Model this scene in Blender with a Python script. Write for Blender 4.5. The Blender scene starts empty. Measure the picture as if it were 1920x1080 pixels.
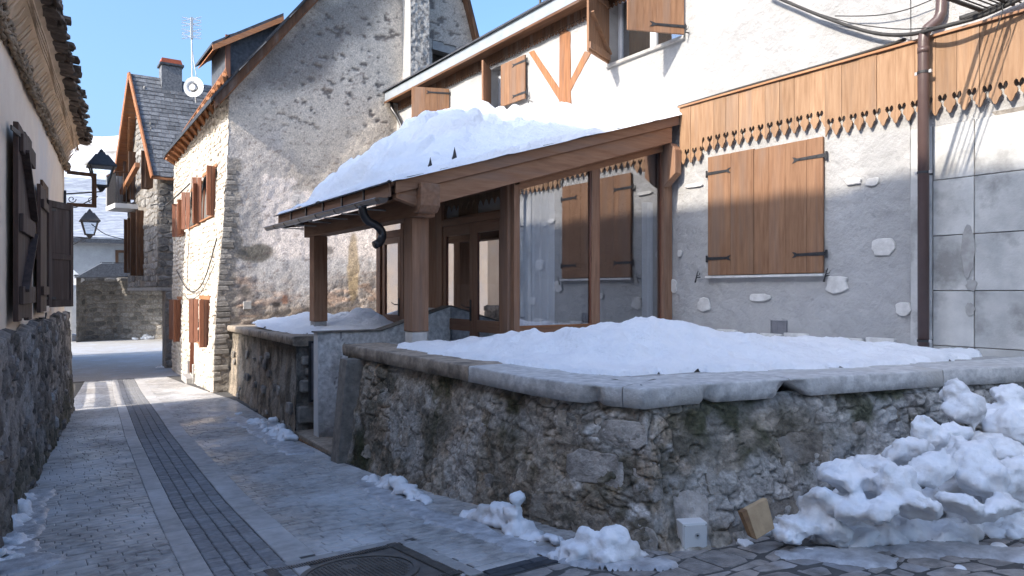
import bpy, bmesh, math, random
import numpy as np
from mathutils import Vector, noise as mnoise
random.seed(7)
RNG = np.random.RandomState(11)
ZO = 1.9                      # eye height above the zero level; all z below are measured from the eye
C = bpy.context.scene.collection

# ---------------------------------------------------------------- camera, sky, sun, exposure
cam_d = bpy.data.cameras.new('camera'); cam = bpy.data.objects.new('camera', cam_d); C.objects.link(cam)
cam.location = (0, 0, ZO); cam.rotation_euler = (math.radians(90), 0, math.radians(-34))
cam_d.sensor_width = 36; cam_d.lens = 1350/1920*36; cam_d.shift_y = 5/1920
cam_d.clip_start = 0.05; cam_d.clip_end = 2000
bpy.context.scene.camera = cam
SUN = Vector((-.74, -.089, .455)).normalized()       # towards the sun
w = bpy.data.worlds.new('World'); bpy.context.scene.world = w; w.use_nodes = True
nt = w.node_tree; bg = nt.nodes['Background']; sk = nt.nodes.new('ShaderNodeTexSky')
sk.sky_type = 'NISHITA'; sk.sun_disc = False
sk.sun_elevation = math.asin(SUN.z); sk.sun_rotation = math.atan2(SUN.x, SUN.y)
sk.altitude = 0; sk.air_density = 1.3; sk.dust_density = 5.5; sk.ozone_density = 10.0
nt.links.new(sk.outputs[0], bg.inputs[0]); bg.inputs[1].default_value = .15
sl = bpy.data.lights.new('sun', 'SUN'); sl.energy = 2.1; sl.angle = math.radians(.6); sl.color = (1, .965, .92)
so = bpy.data.objects.new('sun', sl); C.objects.link(so); so.rotation_euler = SUN.to_track_quat('Z', 'Y').to_euler()
vs = bpy.context.scene.view_settings
vs.view_transform = 'Standard'; vs.look = 'None'; vs.exposure = 1.62; vs.use_white_balance = True; vs.white_balance_temperature = 7250; vs.white_balance_tint = 10; vs.gamma = 1; vs.use_curve_mapping = False
bpy.context.scene.cycles.max_bounces = 6

# ---------------------------------------------------------------- photograph pixel -> point on a real plane
def ray(x, y):
    u = (x-960)/1350; v = (545-y)/1350
    return (u*.829+.559, .829-.559*u, v)
def onX(x, y, X): r = ray(x, y); t = X/r[0]; return (X, r[1]*t, r[2]*t)
def onY(x, y, Y): r = ray(x, y); t = Y/r[1]; return (r[0]*t, Y, r[2]*t)
def onZ(x, y, Z): r = ray(x, y); t = Z/r[2]; return (r[0]*t, r[1]*t, Z)
def onW(x, y, p, d):          # vertical plane through p=(X,Y) with direction d
    r = ray(x, y)
    det = r[0]*(-d[1]) + d[0]*r[1]
    t = (p[0]*(-d[1]) + d[0]*p[1])/det
    return (r[0]*t, r[1]*t, r[2]*t)

# ---------------------------------------------------------------- noise
def _h(ix, iy, iz, s):
    n = (ix*374761393 + iy*668265263 + iz*2147483647 + s*1274126177) & 0xffffffff
    n = ((n ^ (n >> 13))*1274126177) & 0xffffffff
    return ((n ^ (n >> 16)) & 0xffff)/65535.0
def vnoise(x, y, z=0.0, s=0):
    x = np.asarray(x, float); y = np.asarray(y, float); z = np.zeros_like(x)+z
    ix = np.floor(x).astype(np.int64); iy = np.floor(y).astype(np.int64); iz = np.floor(z).astype(np.int64)
    fx = x-ix; fy = y-iy; fz = z-iz
    fx = fx*fx*(3-2*fx); fy = fy*fy*(3-2*fy); fz = fz*fz*(3-2*fz)
    r = 0
    for a in (0, 1):
        for b in (0, 1):
            for c in (0, 1):
                r = r + _h(ix+a, iy+b, iz+c, s)*(fx if a else 1-fx)*(fy if b else 1-fy)*(fz if c else 1-fz)
    return r
def fbm(x, y, z=0.0, s=0, o=4, g=.5):
    r = 0; a = 1; t = 0; f = 1
    for k in range(o):
        r = r + a*vnoise(np.asarray(x)*f, np.asarray(y)*f, np.asarray(z)*f, s+k*17); t += a; a *= g; f *= 2.03
    return r/t
def sst(a, b, x):
    t = np.clip((np.asarray(x, float)-a)/(b-a), 0, 1); return t*t*(3-2*t)

def voro(x, y, s=0, j=.85):
    """distance to nearest cell point, border distance (F2-F1) and cell random"""
    ix = np.floor(x).astype(np.int64); iy = np.floor(y).astype(np.int64); f1 = np.full(np.shape(x), 9.); f2 = f1.copy(); rid = f1*0
    for a in (-1, 0, 1):
        for b in (-1, 0, 1):
            cx = ix+a+.5+(_h(ix+a, iy+b, 0*ix, s)-.5)*j; cy = iy+b+.5+(_h(ix+a, iy+b, 0*ix+1, s)-.5)*j
            d = np.hypot(x-cx, y-cy); r = _h(ix+a, iy+b, 0*ix+2, s)
            n = d < f1; f2 = np.where(n, f1, np.minimum(f2, d)); rid = np.where(n, r, rid); f1 = np.where(n, d, f1)
    return f1, f2-f1, rid

# ---------------------------------------------------------------- materials
def nodes(m): return m.node_tree.nodes, m.node_tree.links
def mat(name, c1, c2=None, scale=8, rough=.85, bump=.0, bscale=None, stretch=(1, 1, 1), c3=None, big=None, rnd=0.0, metal=0, spec=.3, attr=False, dist=.01, lo=.35, hi=.65, detail=6, frost=None, wet=0):
    m = bpy.data.materials.new(name); m.use_nodes = True; N, L = nodes(m); p = N['Principled BSDF']
    p.inputs['Roughness'].default_value = rough; p.inputs['Metallic'].default_value = metal
    p.inputs['Specular IOR Level'].default_value = spec
    tc = N.new('ShaderNodeTexCoord'); mp = N.new('ShaderNodeMapping'); mp.inputs['Scale'].default_value = stretch
    oi = N.new('ShaderNodeObjectInfo'); va = N.new('ShaderNodeVectorMath'); va.operation = 'ADD'
    ms = N.new('ShaderNodeMath'); ms.operation = 'MULTIPLY'; ms.inputs[1].default_value = 37.0 if rnd else 0.0
    L.new(oi.outputs['Random'], ms.inputs[0]); L.new(tc.outputs['Object'], va.inputs[0]); L.new(ms.outputs[0], va.inputs[1])
    L.new(va.outputs[0], mp.inputs[0])
    def noise(sc, det=detail, vec=None):
        n = N.new('ShaderNodeTexNoise'); n.inputs['Scale'].default_value = sc; n.inputs['Detail'].default_value = det; n.inputs['Roughness'].default_value = .6
        L.new(vec or mp.outputs[0], n.inputs[0]); return n
    def mix(fac, a, b, mode='MIX'):
        x = N.new('ShaderNodeMix'); x.data_type = 'RGBA'; x.blend_type = mode
        if isinstance(fac, float): x.inputs[0].default_value = fac
        else: L.new(fac, x.inputs[0])
        for i, q in ((6, a), (7, b)):
            if isinstance(q, tuple): x.inputs[i].default_value = q+(1,)
            else: L.new(q, x.inputs[i])
        return x.outputs[2]
    def rng(o, a, b, c=0., d=1.):
        r = N.new('ShaderNodeMapRange'); L.new(o, r.inputs[0]); r.inputs[1].default_value = a; r.inputs[2].default_value = b; r.inputs[3].default_value = c; r.inputs[4].default_value = d
        return r.outputs[0]
    if attr:
        at = N.new('ShaderNodeAttribute'); at.attribute_name = 'Col'
        n = noise(scale); f = rng(n.outputs[0], lo, hi, .62, 1.3)
        cc = N.new('ShaderNodeCombineColor'); [L.new(f, cc.inputs[i]) for i in range(3)]
        col = mix(1.0, at.outputs['Color'], cc.outputs[0], 'MULTIPLY')
    else:
        n = noise(scale); col = mix(rng(n.outputs[0], lo, hi), c1, c2 or tuple(k*.7 for k in c1))
    if c3:
        n2 = noise(big or scale/6, 5, tc.outputs['Object'] if not rnd else None); col = mix(rng(n2.outputs[0], .5, .66, 0, .55 if rnd and stretch != (1, 1, 1) else 1), col, c3)
    if frost:
        n4 = noise(frost[1], 7, tc.outputs['Object']); col = mix(rng(n4.outputs[0], frost[2], frost[3], 0, frost[4]), col, frost[0])
    if rnd:
        f = rng(oi.outputs['Random'], 0, 1, 1-rnd, 1+rnd); cc = N.new('ShaderNodeCombineColor'); [L.new(f, cc.inputs[i]) for i in range(3)]
        col = mix(1.0, col, cc.outputs[0], 'MULTIPLY')
    L.new(col, p.inputs['Base Color'])
    if wet:
        n5 = noise(wet, 4, tc.outputs['Object']); L.new(rng(n5.outputs[0], .4, .62, .28, rough), p.inputs['Roughness'])
    if bump:
        b = N.new('ShaderNodeBump'); b.inputs['Strength'].default_value = bump; b.inputs['Distance'].default_value = dist
        n3 = noise(bscale or scale*2, 8); L.new(n3.outputs[0], b.inputs['Height']); L.new(b.outputs[0], p.inputs['Normal'])
    return m
def glassmat(name, fac, tint):
    m = bpy.data.materials.new(name); m.use_nodes = True; N, L = nodes(m)
    N.remove(N['Principled BSDF']); out = N['Material Output']
    g = N.new('ShaderNodeBsdfGlossy'); g.inputs['Roughness'].default_value = .015; g.inputs['Color'].default_value = (.93, .95, 1, 1)
    t = N.new('ShaderNodeBsdfTransparent'); t.inputs[0].default_value = tint+(1,)
    mx = N.new('ShaderNodeMixShader'); lw = N.new('ShaderNodeLayerWeight'); lw.inputs[0].default_value = fac
    mr = N.new('ShaderNodeMapRange'); mr.inputs[3].default_value = fac; mr.inputs[4].default_value = 1
    L.new(lw.outputs['Facing'], mr.inputs[0]); mr.inputs[1].default_value = .3
    tc = N.new('ShaderNodeTexCoord'); n = N.new('ShaderNodeTexNoise'); n.inputs['Scale'].default_value = 1.1; n.inputs['Detail'].default_value = 1
    b = N.new('ShaderNodeBump'); b.inputs['Strength'].default_value = .05; b.inputs['Distance'].default_value = .02
    L.new(tc.outputs['Object'], n.inputs[0]); L.new(n.outputs[0], b.inputs['Height']); L.new(b.outputs[0], g.inputs['Normal'])
    L.new(mr.outputs[0], mx.inputs[0]); L.new(t.outputs[0], mx.inputs[1]); L.new(g.outputs[0], mx.inputs[2]); L.new(mx.outputs[0], out.inputs[0])
    return m

M = {}
def wood(n, c1, c2, ax, sc=1.0, rnd=.13, rough=.72, bump=.35):
    st = {'x': (.09, 1, 1), 'y': (1, .09, 1), 'z': (1, 1, .09)}[ax]
    M[n] = mat(n, c1, c2, 26*sc, rough, bump, 45*sc, st, rnd=rnd, spec=.25, dist=.004, lo=.3, hi=.7, c3=tuple(.45*a+.55*b for a, b in zip(c2, (.22, .19, .17))), big=5)
wood('pine_z', (.39, .24, .145), (.26, .145, .08), 'z')
wood('pine_y', (.46, .24, .13), (.33, .16, .08), 'y')
wood('shut_z', (.31, .172, .10), (.20, .10, .056), 'z')
wood('porch_z', (.34, .195, .125), (.22, .115, .068), 'z', rnd=.05)
wood('porch_y', (.31, .175, .11), (.20, .105, .062), 'y', rnd=.05)
wood('porch_x', (.36, .20, .12), (.24, .12, .068), 'x', rnd=.05)
wood('dark_z', (.105, .066, .054), (.055, .034, .028), 'z', rnd=.1)
wood('door_z', (.31, .175, .11), (.21, .11, .068), 'z', rnd=.05, rough=.5)
wood('door_y', (.31, .175, .11), (.21, .11, .068), 'y', rnd=.05, rough=.5)
wood('brown_y', (.15, .07, .035), (.07, .032, .018), 'y')
wood('brown_z', (.13, .062, .032), (.06, .03, .017), 'z')
wood('timber', (.38, .17, .08), (.2, .09, .045), 'z', sc=.8)
wood('redwood', (.40, .165, .075), (.24, .095, .045), 'y')
wood('redwood_z', (.27, .115, .07), (.15, .06, .038), 'z')
wood('redwood_x', (.46, .21, .10), (.27, .11, .05), 'x')
M['facade'] = mat('facade', (.425, .418, .41), (.365, .358, .352), 3, .92, .9, 7, spec=.15, dist=.05, c3=(.34, .337, .332), big=.7)
M['blockwall'] = mat('blockwall', (.56, .55, .53), (.40, .40, .39), 3, .9, .5, 30, spec=.2, dist=.01, c3=(.27, .265, .255), big=2.4, rnd=.07)
M['white_stone'] = mat('white_stone', (.66, .64, .61), (.50, .48, .455), 9, .85, .6, 25, dist=.01)
M['cream'] = mat('cream', (.93, .755, .59), (.87, .68, .52), 2.5, .92, .4, 18, spec=.15, dist=.01, c3=(.74, .66, .6), big=.5)
M['cove'] = mat('cove', (.74, .55, .38), (.62, .43, .28), 3, .92, .5, 9, spec=.15, dist=.02, c3=(.5, .36, .24), big=1.5)
M['vine'] = mat('vine', (.42, .31, .21), (.18, .125, .08), 14, .9, .6, 40, rnd=.3)
M['slab_roof'] = mat('slab_roof', (.20, .15, .115), (.07, .054, .042), 9, .85, .7, 30, rnd=.35)
M['mortar'] = mat('mortar', (.30, .27, .235), (.18, .16, .14), 12, .95, .8, 30, dist=.02)
M['mortar_lt'] = mat('mortar_lt', (.58, .52, .45), (.40, .35, .29), 9, .95, .9, 30, dist=.02)
M['stone_lt'] = mat('stone_lt', (.62, .565, .49), (.45, .40, .34), 10, .9, .9, 26, rnd=.25, dist=.02)
M['stone_gr'] = mat('stone_gr', (.30, .275, .245), (.17, .155, .14), 10, .9, .9, 26, rnd=.38, dist=.02)
M['stone_left'] = mat('stone_left', (.25, .22, .2), (.10, .088, .08), 9, .9, 1., 22, c3=(.42, .40, .38), big=2.5, rnd=.25, dist=.03)
M['mortar_left'] = mat('mortar_left', (.20, .18, .16), (.08, .07, .06), 8, .95, 1., 20, dist=.03, c3=(.30, .29, .28), big=1.8)
M['stone_cool'] = mat('stone_cool', (.29, .275, .255), (.15, .145, .14), 10, .9, .8, 26, rnd=.42, dist=.02)
M['attrwall'] = mat('attrwall', (1, 1, 1), None, 16, .92, .9, 22, attr=True, dist=.03, lo=.3, hi=.7)
M['attrwall_fine'] = mat('attrwall_fine', (1, 1, 1), None, 30, .92, 1.0, 38, attr=True, dist=.02, lo=.3, hi=.7)
M['wallstone'] = mat('wallstone', (.36, .315, .26), (.15, .13, .108), 12, .9, 1., 24, c3=(.36, .34, .31), big=2.2, rnd=.3, dist=.03)
M['palestone'] = mat('palestone', (.50, .46, .42), (.22, .20, .18), 7, .88, 1., 18, c3=(.12, .11, .09), big=5, rnd=.12, dist=.03)
M['coping_tan'] = mat('coping_tan', (.42, .345, .27), (.25, .205, .165), 14, .85, .7, 40, c3=(.12, .10, .08), big=3, dist=.012)
M['coping'] = mat('coping', (.66, .65, .63), (.40, .395, .39), 12, .88, .8, 50, c3=(.50, .48, .45), big=1.9, dist=.012, rnd=.08)
M['snow'] = mat('snow', (.90, .905, .915), (.84, .85, .87), 5, .65, .8, 16, spec=.4, dist=.05)
M['snow_old'] = mat('snow_old', (.88, .89, .905), (.78, .80, .83), 6, .55, .6, 20, spec=.45, dist=.02, c3=(.62, .61, .60), big=2.6)
M['road'] = mat('road', (.42, .41, .40), (.30, .295, .29), 25, .8, .5, 60, dist=.006, frost=((.42, .45, .5), 1.6, .5, .62, .6))
M['sett'] = mat('sett', (.165, .158, .16), (.10, .096, .1), 30, .72, .5, 60, rnd=.28, dist=.005, frost=((.40, .43, .48), 1.1, .5, .66, .65), wet=1.3)
M['sett_stuff'] = mat('sett_stuff', (.48, .455, .43), (.23, .22, .21), 11, .72, .5, 50, dist=.005, frost=((.64, .64, .64), .9, .45, .64, .75), wet=1.1)
M['strip'] = mat('strip', (.30, .30, .305), (.21, .21, .215), 20, .8, .4, 60, rnd=.14, dist=.004, spec=.15, frost=((.42, .44, .48), 1.2, .52, .7, .35))
M['border'] = mat('border', (.47, .455, .44), (.33, .32, .31), 9, .7, .3, 60, rnd=.05, dist=.004, frost=((.64, .64, .64), .8, .45, .66, .6))
M['joint'] = mat('joint', (.10, .098, .095), (.07, .068, .066), 20, .9)
M['cobble'] = mat('cobble', (.33, .30, .28), (.16, .15, .14), 12, .55, .8, 30, rnd=.25, dist=.012, wet=2.0, frost=((.4, .42, .46), 3.2, .56, .7, .5))
M['iron'] = mat('iron', (.035, .035, .038), (.02, .02, .022), 20, .55, .3, 60, dist=.002, spec=.5)
M['zinc'] = mat('zinc', (.24, .25, .27), (.17, .18, .2), 5, .38, metal=.6, spec=.5)
M['zinc_lt'] = mat('zinc_lt', (.34, .37, .41), (.28, .31, .34), 4, .5, metal=.2, spec=.4)
M['dark_gutter'] = mat('dark_gutter', (.05, .048, .052), (.035, .035, .038), 6, .3, metal=.3, spec=.5)
M['pipe'] = mat('pipe', (.10, .062, .056), (.085, .052, .047), 6, .38, spec=.5)
M['slate'] = mat('slate', (.075, .08, .09), (.035, .038, .045), 14, .6, .5, 40, rnd=.3, dist=.006)
M['slate2'] = mat('slate2', (.17, .175, .185), (.07, .075, .085), 14, .65, .5, 40, rnd=.35, dist=.006)
M['slate_far'] = mat('slate_far', (.40, .42, .46), (.27, .29, .33), 2.2, .7, .3, 20, stretch=(1, 1, 3), c3=(.56, .58, .61), big=.4, rnd=.08)
M['cover'] = mat('cover', (.19, .175, .16), (.12, .11, .10), 12, .5, .3, 60, metal=.4)
M['concrete'] = mat('concrete', (.40, .39, .37), (.30, .29, .28), 12, .9, .4, 50, dist=.005)
M['white_paint'] = mat('white_paint', (.66, .66, .65), (.62, .62, .61), 6, .6, spec=.3)
M['pvc'] = mat('pvc', (.72, .74, .78), (.68, .70, .74), 6, .35, spec=.5)
M['grey_metal'] = mat('grey_metal', (.28, .28, .30), (.23, .23, .25), 9, .5, metal=.4)
M['chip'] = mat('chip', (.46, .33, .20), (.36, .25, .15), 9, .8, .4, 30)
M['chip_side'] = mat('chip_side', (.24, .14, .07), (.16, .09, .05), 20, .8, .4, 30)
M['curtain'] = mat('curtain', (.85, .85, .84), (.75, .75, .74), 3, .9)
M['interior'] = mat('interior', (.16, .15, .14), (.12, .11, .10), 3, .9)
M['room_white'] = mat('room_white', (.5, .48, .45), (.45, .43, .4), 3, .9)
M['cable'] = mat('cable', (.05, .048, .046), (.035, .033, .032), 9, .6)
M['terra'] = mat('terra', (.42, .11, .06), (.32, .08, .045), 9, .8)
M['dish'] = mat('dish', (.75, .75, .74), (.7, .7, .69), 6, .5)
M['alu'] = mat('alu', (.6, .6, .6), (.5, .5, .5), 8, .4, metal=.5)
M['mount'] = mat('mount', (.78, .8, .83), (.66, .68, .72), .02, .9, c3=(.16, .14, .11), big=.035)
M['panel_cream'] = mat('panel_cream', (.44, .25, .18), (.38, .21, .15), 6, .7)
M['lampglass'] = glassmat('lamp_glass', .12, (.86, .9, .93))
M['ice'] = mat('ice', (.60, .61, .63), (.30, .30, .31), 9, .4, .8, 40, spec=.6, dist=.008)
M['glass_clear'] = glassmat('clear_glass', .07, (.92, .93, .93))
M['glass'] = glassmat('window_glass', .28, (.80, .82, .84))
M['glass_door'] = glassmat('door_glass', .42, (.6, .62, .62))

# ---------------------------------------------------------------- mesh building
UNIT = 1.0
class MB:
    def __init__(s): s.v = []; s.f = []
    def add(s, vs, fs):
        b = len(s.v); s.v += [tuple(p) for p in vs]; s.f += [tuple(i+b for i in f) for f in fs]; return s
    def hexa(s, p):  # 4 bottom, 4 top
        return s.add(p, [(3, 2, 1, 0), (4, 5, 6, 7), (0, 1, 5, 4), (1, 2, 6, 5), (2, 3, 7, 6), (3, 0, 4, 7)])
    def box(s, x0, x1, y0, y1, z0, z1):
        x0, x1 = sorted((x0, x1)); y0, y1 = sorted((y0, y1)); z0, z1 = sorted((z0, z1))
        return s.hexa([(x0, y0, z0), (x1, y0, z0), (x1, y1, z0), (x0, y1, z0), (x0, y0, z1), (x1, y0, z1), (x1, y1, z1), (x0, y1, z1)])
    def prism(s, poly, vec):
        n = len(poly); q = [tuple(a+b for a, b in zip(p, vec)) for p in poly]
        return s.add(list(poly)+q, [tuple(range(n))[::-1], tuple(range(n, 2*n))]+[(i, (i+1) % n, (i+1) % n+n, i+n) for i in range(n)])
    def bar(s, a, b, w, h, up=(0, 0, 1)):
        a = Vector(a); b = Vector(b); d = (b-a).normalized(); u = Vector(up); sd = d.cross(u)
        if sd.length < 1e-4: sd = Vector((1, 0, 0))
        sd.normalize(); u = sd.cross(d).normalized(); P = []
        for q in (a, b):
            for i, j in ((-1, -1), (1, -1), (1, 1), (-1, 1)): P.append(q+sd*i*w/2+u*j*h/2)
        return s.hexa(P)
    def tube(s, path, r, n=8, cap=True):
        path = [Vector(p) for p in path]; rs = r if isinstance(r, (list, tuple)) else [r]*len(path); b = len(s.v)
        prev = None
        for i, p in enumerate(path):
            d = (path[min(i+1, len(path)-1)]-path[max(i-1, 0)]).normalized()
            if prev is None:
                x = d.cross(Vector((0, 0, 1)));
                if x.length < .01: x = Vector((1, 0, 0))
            else: x = prev-d*prev.dot(d)
            x.normalize(); prev = x; y = d.cross(x)
            for k in range(n):
                a = 2*math.pi*k/n; s.v.append(tuple(p+(x*math.cos(a)+y*math.sin(a))*rs[i]))
        for i in range(len(path)-1):
            for k in range(n): s.f.append((b+i*n+k, b+i*n+(k+1) % n, b+(i+1)*n+(k+1) % n, b+(i+1)*n+k))
        if cap: s.f.append(tuple(b+k for k in range(n))[::-1]); s.f.append(tuple(b+(len(path)-1)*n+k for k in range(n)))
        return s
    def build(s, name, m, parent=None, smooth=False, bevel=0, kind=None, seg=1):
        me = bpy.data.meshes.new(name); off = parent['_o'] if parent else (0, 0, 0)
        if UNIT != 1: s.v = [(p[0]*UNIT, p[1]*UNIT, p[2]*UNIT) for p in s.v]
        if parent: vv = [(p[0]-off[0], p[1]-off[1], p[2]-off[2]) for p in s.v]
        else: vv = [(p[0], p[1], p[2]+ZO) for p in s.v]
        me.from_pydata(vv, [], s.f); me.update()
        return link(name, me, m, parent, smooth, bevel, kind, seg)
def link(name, me, m, parent=None, smooth=False, bevel=0, kind=None, seg=1):
    o = bpy.data.objects.new(name, me); C.objects.link(o)
    if m is not None and not me.materials: me.materials.append(M[m] if isinstance(m, str) else m)
    if parent: o.parent = parent; o['_o'] = parent['_o']
    if smooth: me.polygons.foreach_set('use_smooth', [True]*len(me.polygons))
    if bevel:
        b = o.modifiers.new('bevel', 'BEVEL'); b.width = bevel; b.segments = seg; b.limit_method = 'ANGLE'
    if kind: o['kind'] = kind
    return o
def T(name, label, cat, loc, group=None):
    loc = tuple(q*UNIT for q in loc)
    o = bpy.data.objects.new(name, None); C.objects.link(o); o.location = (loc[0], loc[1], loc[2]+ZO)
    o['label'] = label; o['category'] = cat; o['_o'] = tuple(loc)
    if group: o['group'] = group
    return o
def tag(o, label, cat, group=None):
    o['label'] = label; o['category'] = cat
    if group: o['group'] = group
    return o
def setcenter(o):            # puts the origin of a top-level single mesh at its own base
    me = o.data; co = np.empty(len(me.vertices)*3); me.vertices.foreach_get('co', co); co = co.reshape(-1, 3)
    c = Vector(((co[:, 0].min()+co[:, 0].max())/2, (co[:, 1].min()+co[:, 1].max())/2, co[:, 2].min()))
    co -= np.array(c); me.vertices.foreach_set('co', co.ravel()); me.update(); o.location = Vector(o.location)+c; return o
def grid(name, f, na, nb, m, parent=None, keep=None, col=None, smooth=True, kind=None):
    """f: arrays (na,nb,3) of points; keep: mask of faces"""
    n = na*nb; off = np.array(parent['_o']) if parent else np.array((0, 0, -ZO)); P = f.reshape(-1, 3)*UNIT-off
    idx = np.arange(n).reshape(na, nb); q = np.stack([idx[:-1, :-1], idx[1:, :-1], idx[1:, 1:], idx[:-1, 1:]], -1).reshape(-1, 4)
    if keep is not None: q = q[keep.reshape(-1)]
    used = np.unique(q); mp = -np.ones(n, int); mp[used] = np.arange(len(used)); q = mp[q]; P = P[used]
    me = bpy.data.meshes.new(name); me.vertices.add(len(P)); me.vertices.foreach_set('co', P.ravel())
    me.loops.add(q.size); me.loops.foreach_set('vertex_index', q.ravel()); me.polygons.add(len(q))
    me.polygons.foreach_set('loop_start', np.arange(0, q.size, 4)); me.update(calc_edges=True)
    if col is not None:
        a = me.color_attributes.new('Col', 'FLOAT_COLOR', 'POINT'); cc = np.ones((len(P), 4)); cc[:, :3] = col.reshape(-1, 3)[used]
        a.data.foreach_set('color', cc.ravel())
    return link(name, me, m, parent, smooth, 0, kind)

# rubble stones laid over a surface. F(s,h,d) -> point (d = distance out of the wall)
def rubble(F, s0, s1, h0, h1, rowh, slen, m, parent, relief=.02, gap=.012, limit=300, seed=1, keep=None, name='stone', jit=.28, under=.02, prob=1.0, roundness=.3):
    R = random.Random(seed); out = []
    nrow = max(1, int(round((h1-h0)/rowh))); rh = (h1-h0)/nrow
    def hb(k, s):
        if k <= 0: return h0
        if k >= nrow: return h1
        return h0+k*rh+(float(mnoise.noise((s*1.7, k*7.3, seed*3.1))))*rh*jit*2.2
    for k in range(nrow):
        s = s0-R.random()*slen
        while s < s1:
            L = slen*R.uniform(.55, 1.6); a = max(s, s0); b = min(s+L, s1); s += L
            if b-a < slen*.3 or R.random() > prob: continue
            mid = (a+b)/2; g = gap/2
            p = [[a+g, hb(k, a)+g], [b-g, hb(k, b)+g], [b-g, hb(k+1, b)-g], [a+g, hb(k+1, a)-g]]
            hh = p[2][1]-p[1][1]
            if hh < .02: continue
            for q in p: q[0] += R.uniform(-.12, .12)*min(L, slen)*.6; q[1] += R.uniform(-.08, .08)*rh
            ring = []
            for i in range(4):
                A = p[i]; B = p[(i+1) % 4]; r = R.uniform(roundness*.5, roundness*1.2)
                ring.append((A[0]+(B[0]-A[0])*r, A[1]+(B[1]-A[1])*r)); r = 1-R.uniform(roundness*.5, roundness*1.2)
                ring.append((A[0]+(B[0]-A[0])*r, A[1]+(B[1]-A[1])*r))
            cx = sum(q[0] for q in ring)/8; cy = sum(q[1] for q in ring)/8
            if keep and not keep(cx, cy): continue
            rel = relief*R.uniform(.4, 1.5); ins = R.uniform(.72, .86)
            r2 = [(cx+(q[0]-cx)*ins, cy+(q[1]-cy)*ins) for q in ring]
            vs = [F(q[0], q[1], -under) for q in ring]+[F(q[0], q[1], rel*.55) for q in ring]+[F(q[0], q[1], rel*R.uniform(.8, 1.2)) for q in r2]
            fs = []
            for lv in (0, 8): fs += [(lv+i, lv+(i+1) % 8, lv+8+(i+1) % 8, lv+8+i) for i in range(8)]
            fs.append(tuple(range(16, 24)))
            c = F(cx, cy, 0); d = c[0]**2+c[1]**2; out.append(((b-a)*hh/d, vs, fs))
    out.sort(key=lambda q: -q[0]); rest = MB()
    for i, (q, vs, fs) in enumerate(out):
        if i < limit: MB().add(vs, fs).build(name, m, parent)
        else: rest.add(vs, fs)
    if rest.v: rest.build(name+'_infill', m, parent, kind='stuff')

# ---------------------------------------------------------------- ground
_gy = [-60, 0, 3, 4.5, 6.5, 8.5, 10, 14.8, 16.4, 20, 28, 42, 60, 200]; _gz = [-1.3, -1.38, -1.53, -1.67, -1.82, -1.90, -1.95, -2.12, -2.20, -2.36, -2.64, -2.88, -3.0, -3.0]
def G(y): return np.interp(y, _gy, _gz)
def stripL(y): return np.interp(y, [3, 4.45, 11, 17.8, 22, 30], [.83, .907, 1.256, 1.72, 2.05, 2.5])
def stripW(y): return .40
# ================================================================ GROUND AND ROAD
def sheet(name, xs, ys, dz, m):
    X, Y = np.meshgrid(xs, ys, indexing='ij'); Z = G(Y)+dz
    o = grid(name, np.stack([X, Y, Z], -1), len(xs), len(ys), m); o['kind'] = 'structure'; return o
sheet('ground', np.linspace(-150, 200, 30), np.concatenate([np.linspace(-60, 0, 10), np.linspace(1, 40, 80), np.linspace(45, 300, 12)]), -.03, 'road')
road = sheet('road', np.linspace(-2.5, 9, 12), np.linspace(-4, 45, 180), 0.0, 'road')
road['_o'] = (0, 0, -ZO)
def roadF(x, y, d): return (x, y, float(G(y))+d)
JL = sheet('joint_bed', np.linspace(-2.2, 8.5, 8), np.linspace(-3.5, 22.6, 140), 0.004, 'joint')
def paver(x0, x1, y0, y1, h, R, jit=.004, sk=0):
    c = [(x0-sk/2, y0), (x1-sk/2, y0), (x1+sk/2, y1), (x0+sk/2, y1)]; c = [(a+R.uniform(-jit, jit), b+R.uniform(-jit, jit)) for a, b in c]
    t = h*R.uniform(.75, 1.1); e = .006; cx = (x0+x1)/2; cy = (y0+y1)/2
    vs = [roadF(a, b, -.004) for a, b in c]+[roadF(a, b, t-.004) for a, b in c]+[roadF(a+math.copysign(e, cx-a), b+math.copysign(e, cy-b), t+R.uniform(-.001, .001)) for a, b in c]
    fs = []
    for lv in (0, 4): fs += [(lv+i, lv+(i+1) % 4, lv+4+(i+1) % 4, lv+4+i) for i in range(4)]
    return vs, fs+[(8, 9, 10, 11)]
R = random.Random(5)
def wallLX(y): return -.88+.0965*y
TB = lambda y: 2.80+(7.6-y)*.047 if y < 7.6 else 2.9+.075*(y-9)     # foot of the terrace wall
near = []; rest = MB(); y = 3.2
# drainage strip of four rows of square setts
items = []
while y < 22.4:
    w = .095
    for k in range(4):
        a = float(stripL(y))+k*.1
        items.append((a+.004, a+.097, y+.003, y+w+.001))
    y += .1
rs = MB()
for i, it in enumerate(items):
    vs, fs = paver(*it, .013, R, .002)
    if i < 300: MB().add(vs, fs).build('strip_sett', 'strip', road)
    else: rs.add(vs, fs)
rs.build('strip_setts_far', 'strip', road, kind='stuff')
# smooth slabs on both sides of the strip
y = 3.2; nb = 0
while y < 22.4:
    L = .42
    for sd in (0, 1):
        a = float(stripL(y+L/2)); x0, x1 = (a-.15, a-.004) if sd == 0 else (a+.404, a+.60)
        if sd == 1 and 3.4 < y+L/2 < 4.4 and a+.66 > 1.1: x1 = a+.5
        vs, fs = paver(x0, x1, y+.002, y+L-.002, .013, R, .001, sk=float(stripL(y+L)-stripL(y)))
        MB().add(vs, fs).build('border_slab', 'border', road)
    y += L
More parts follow.
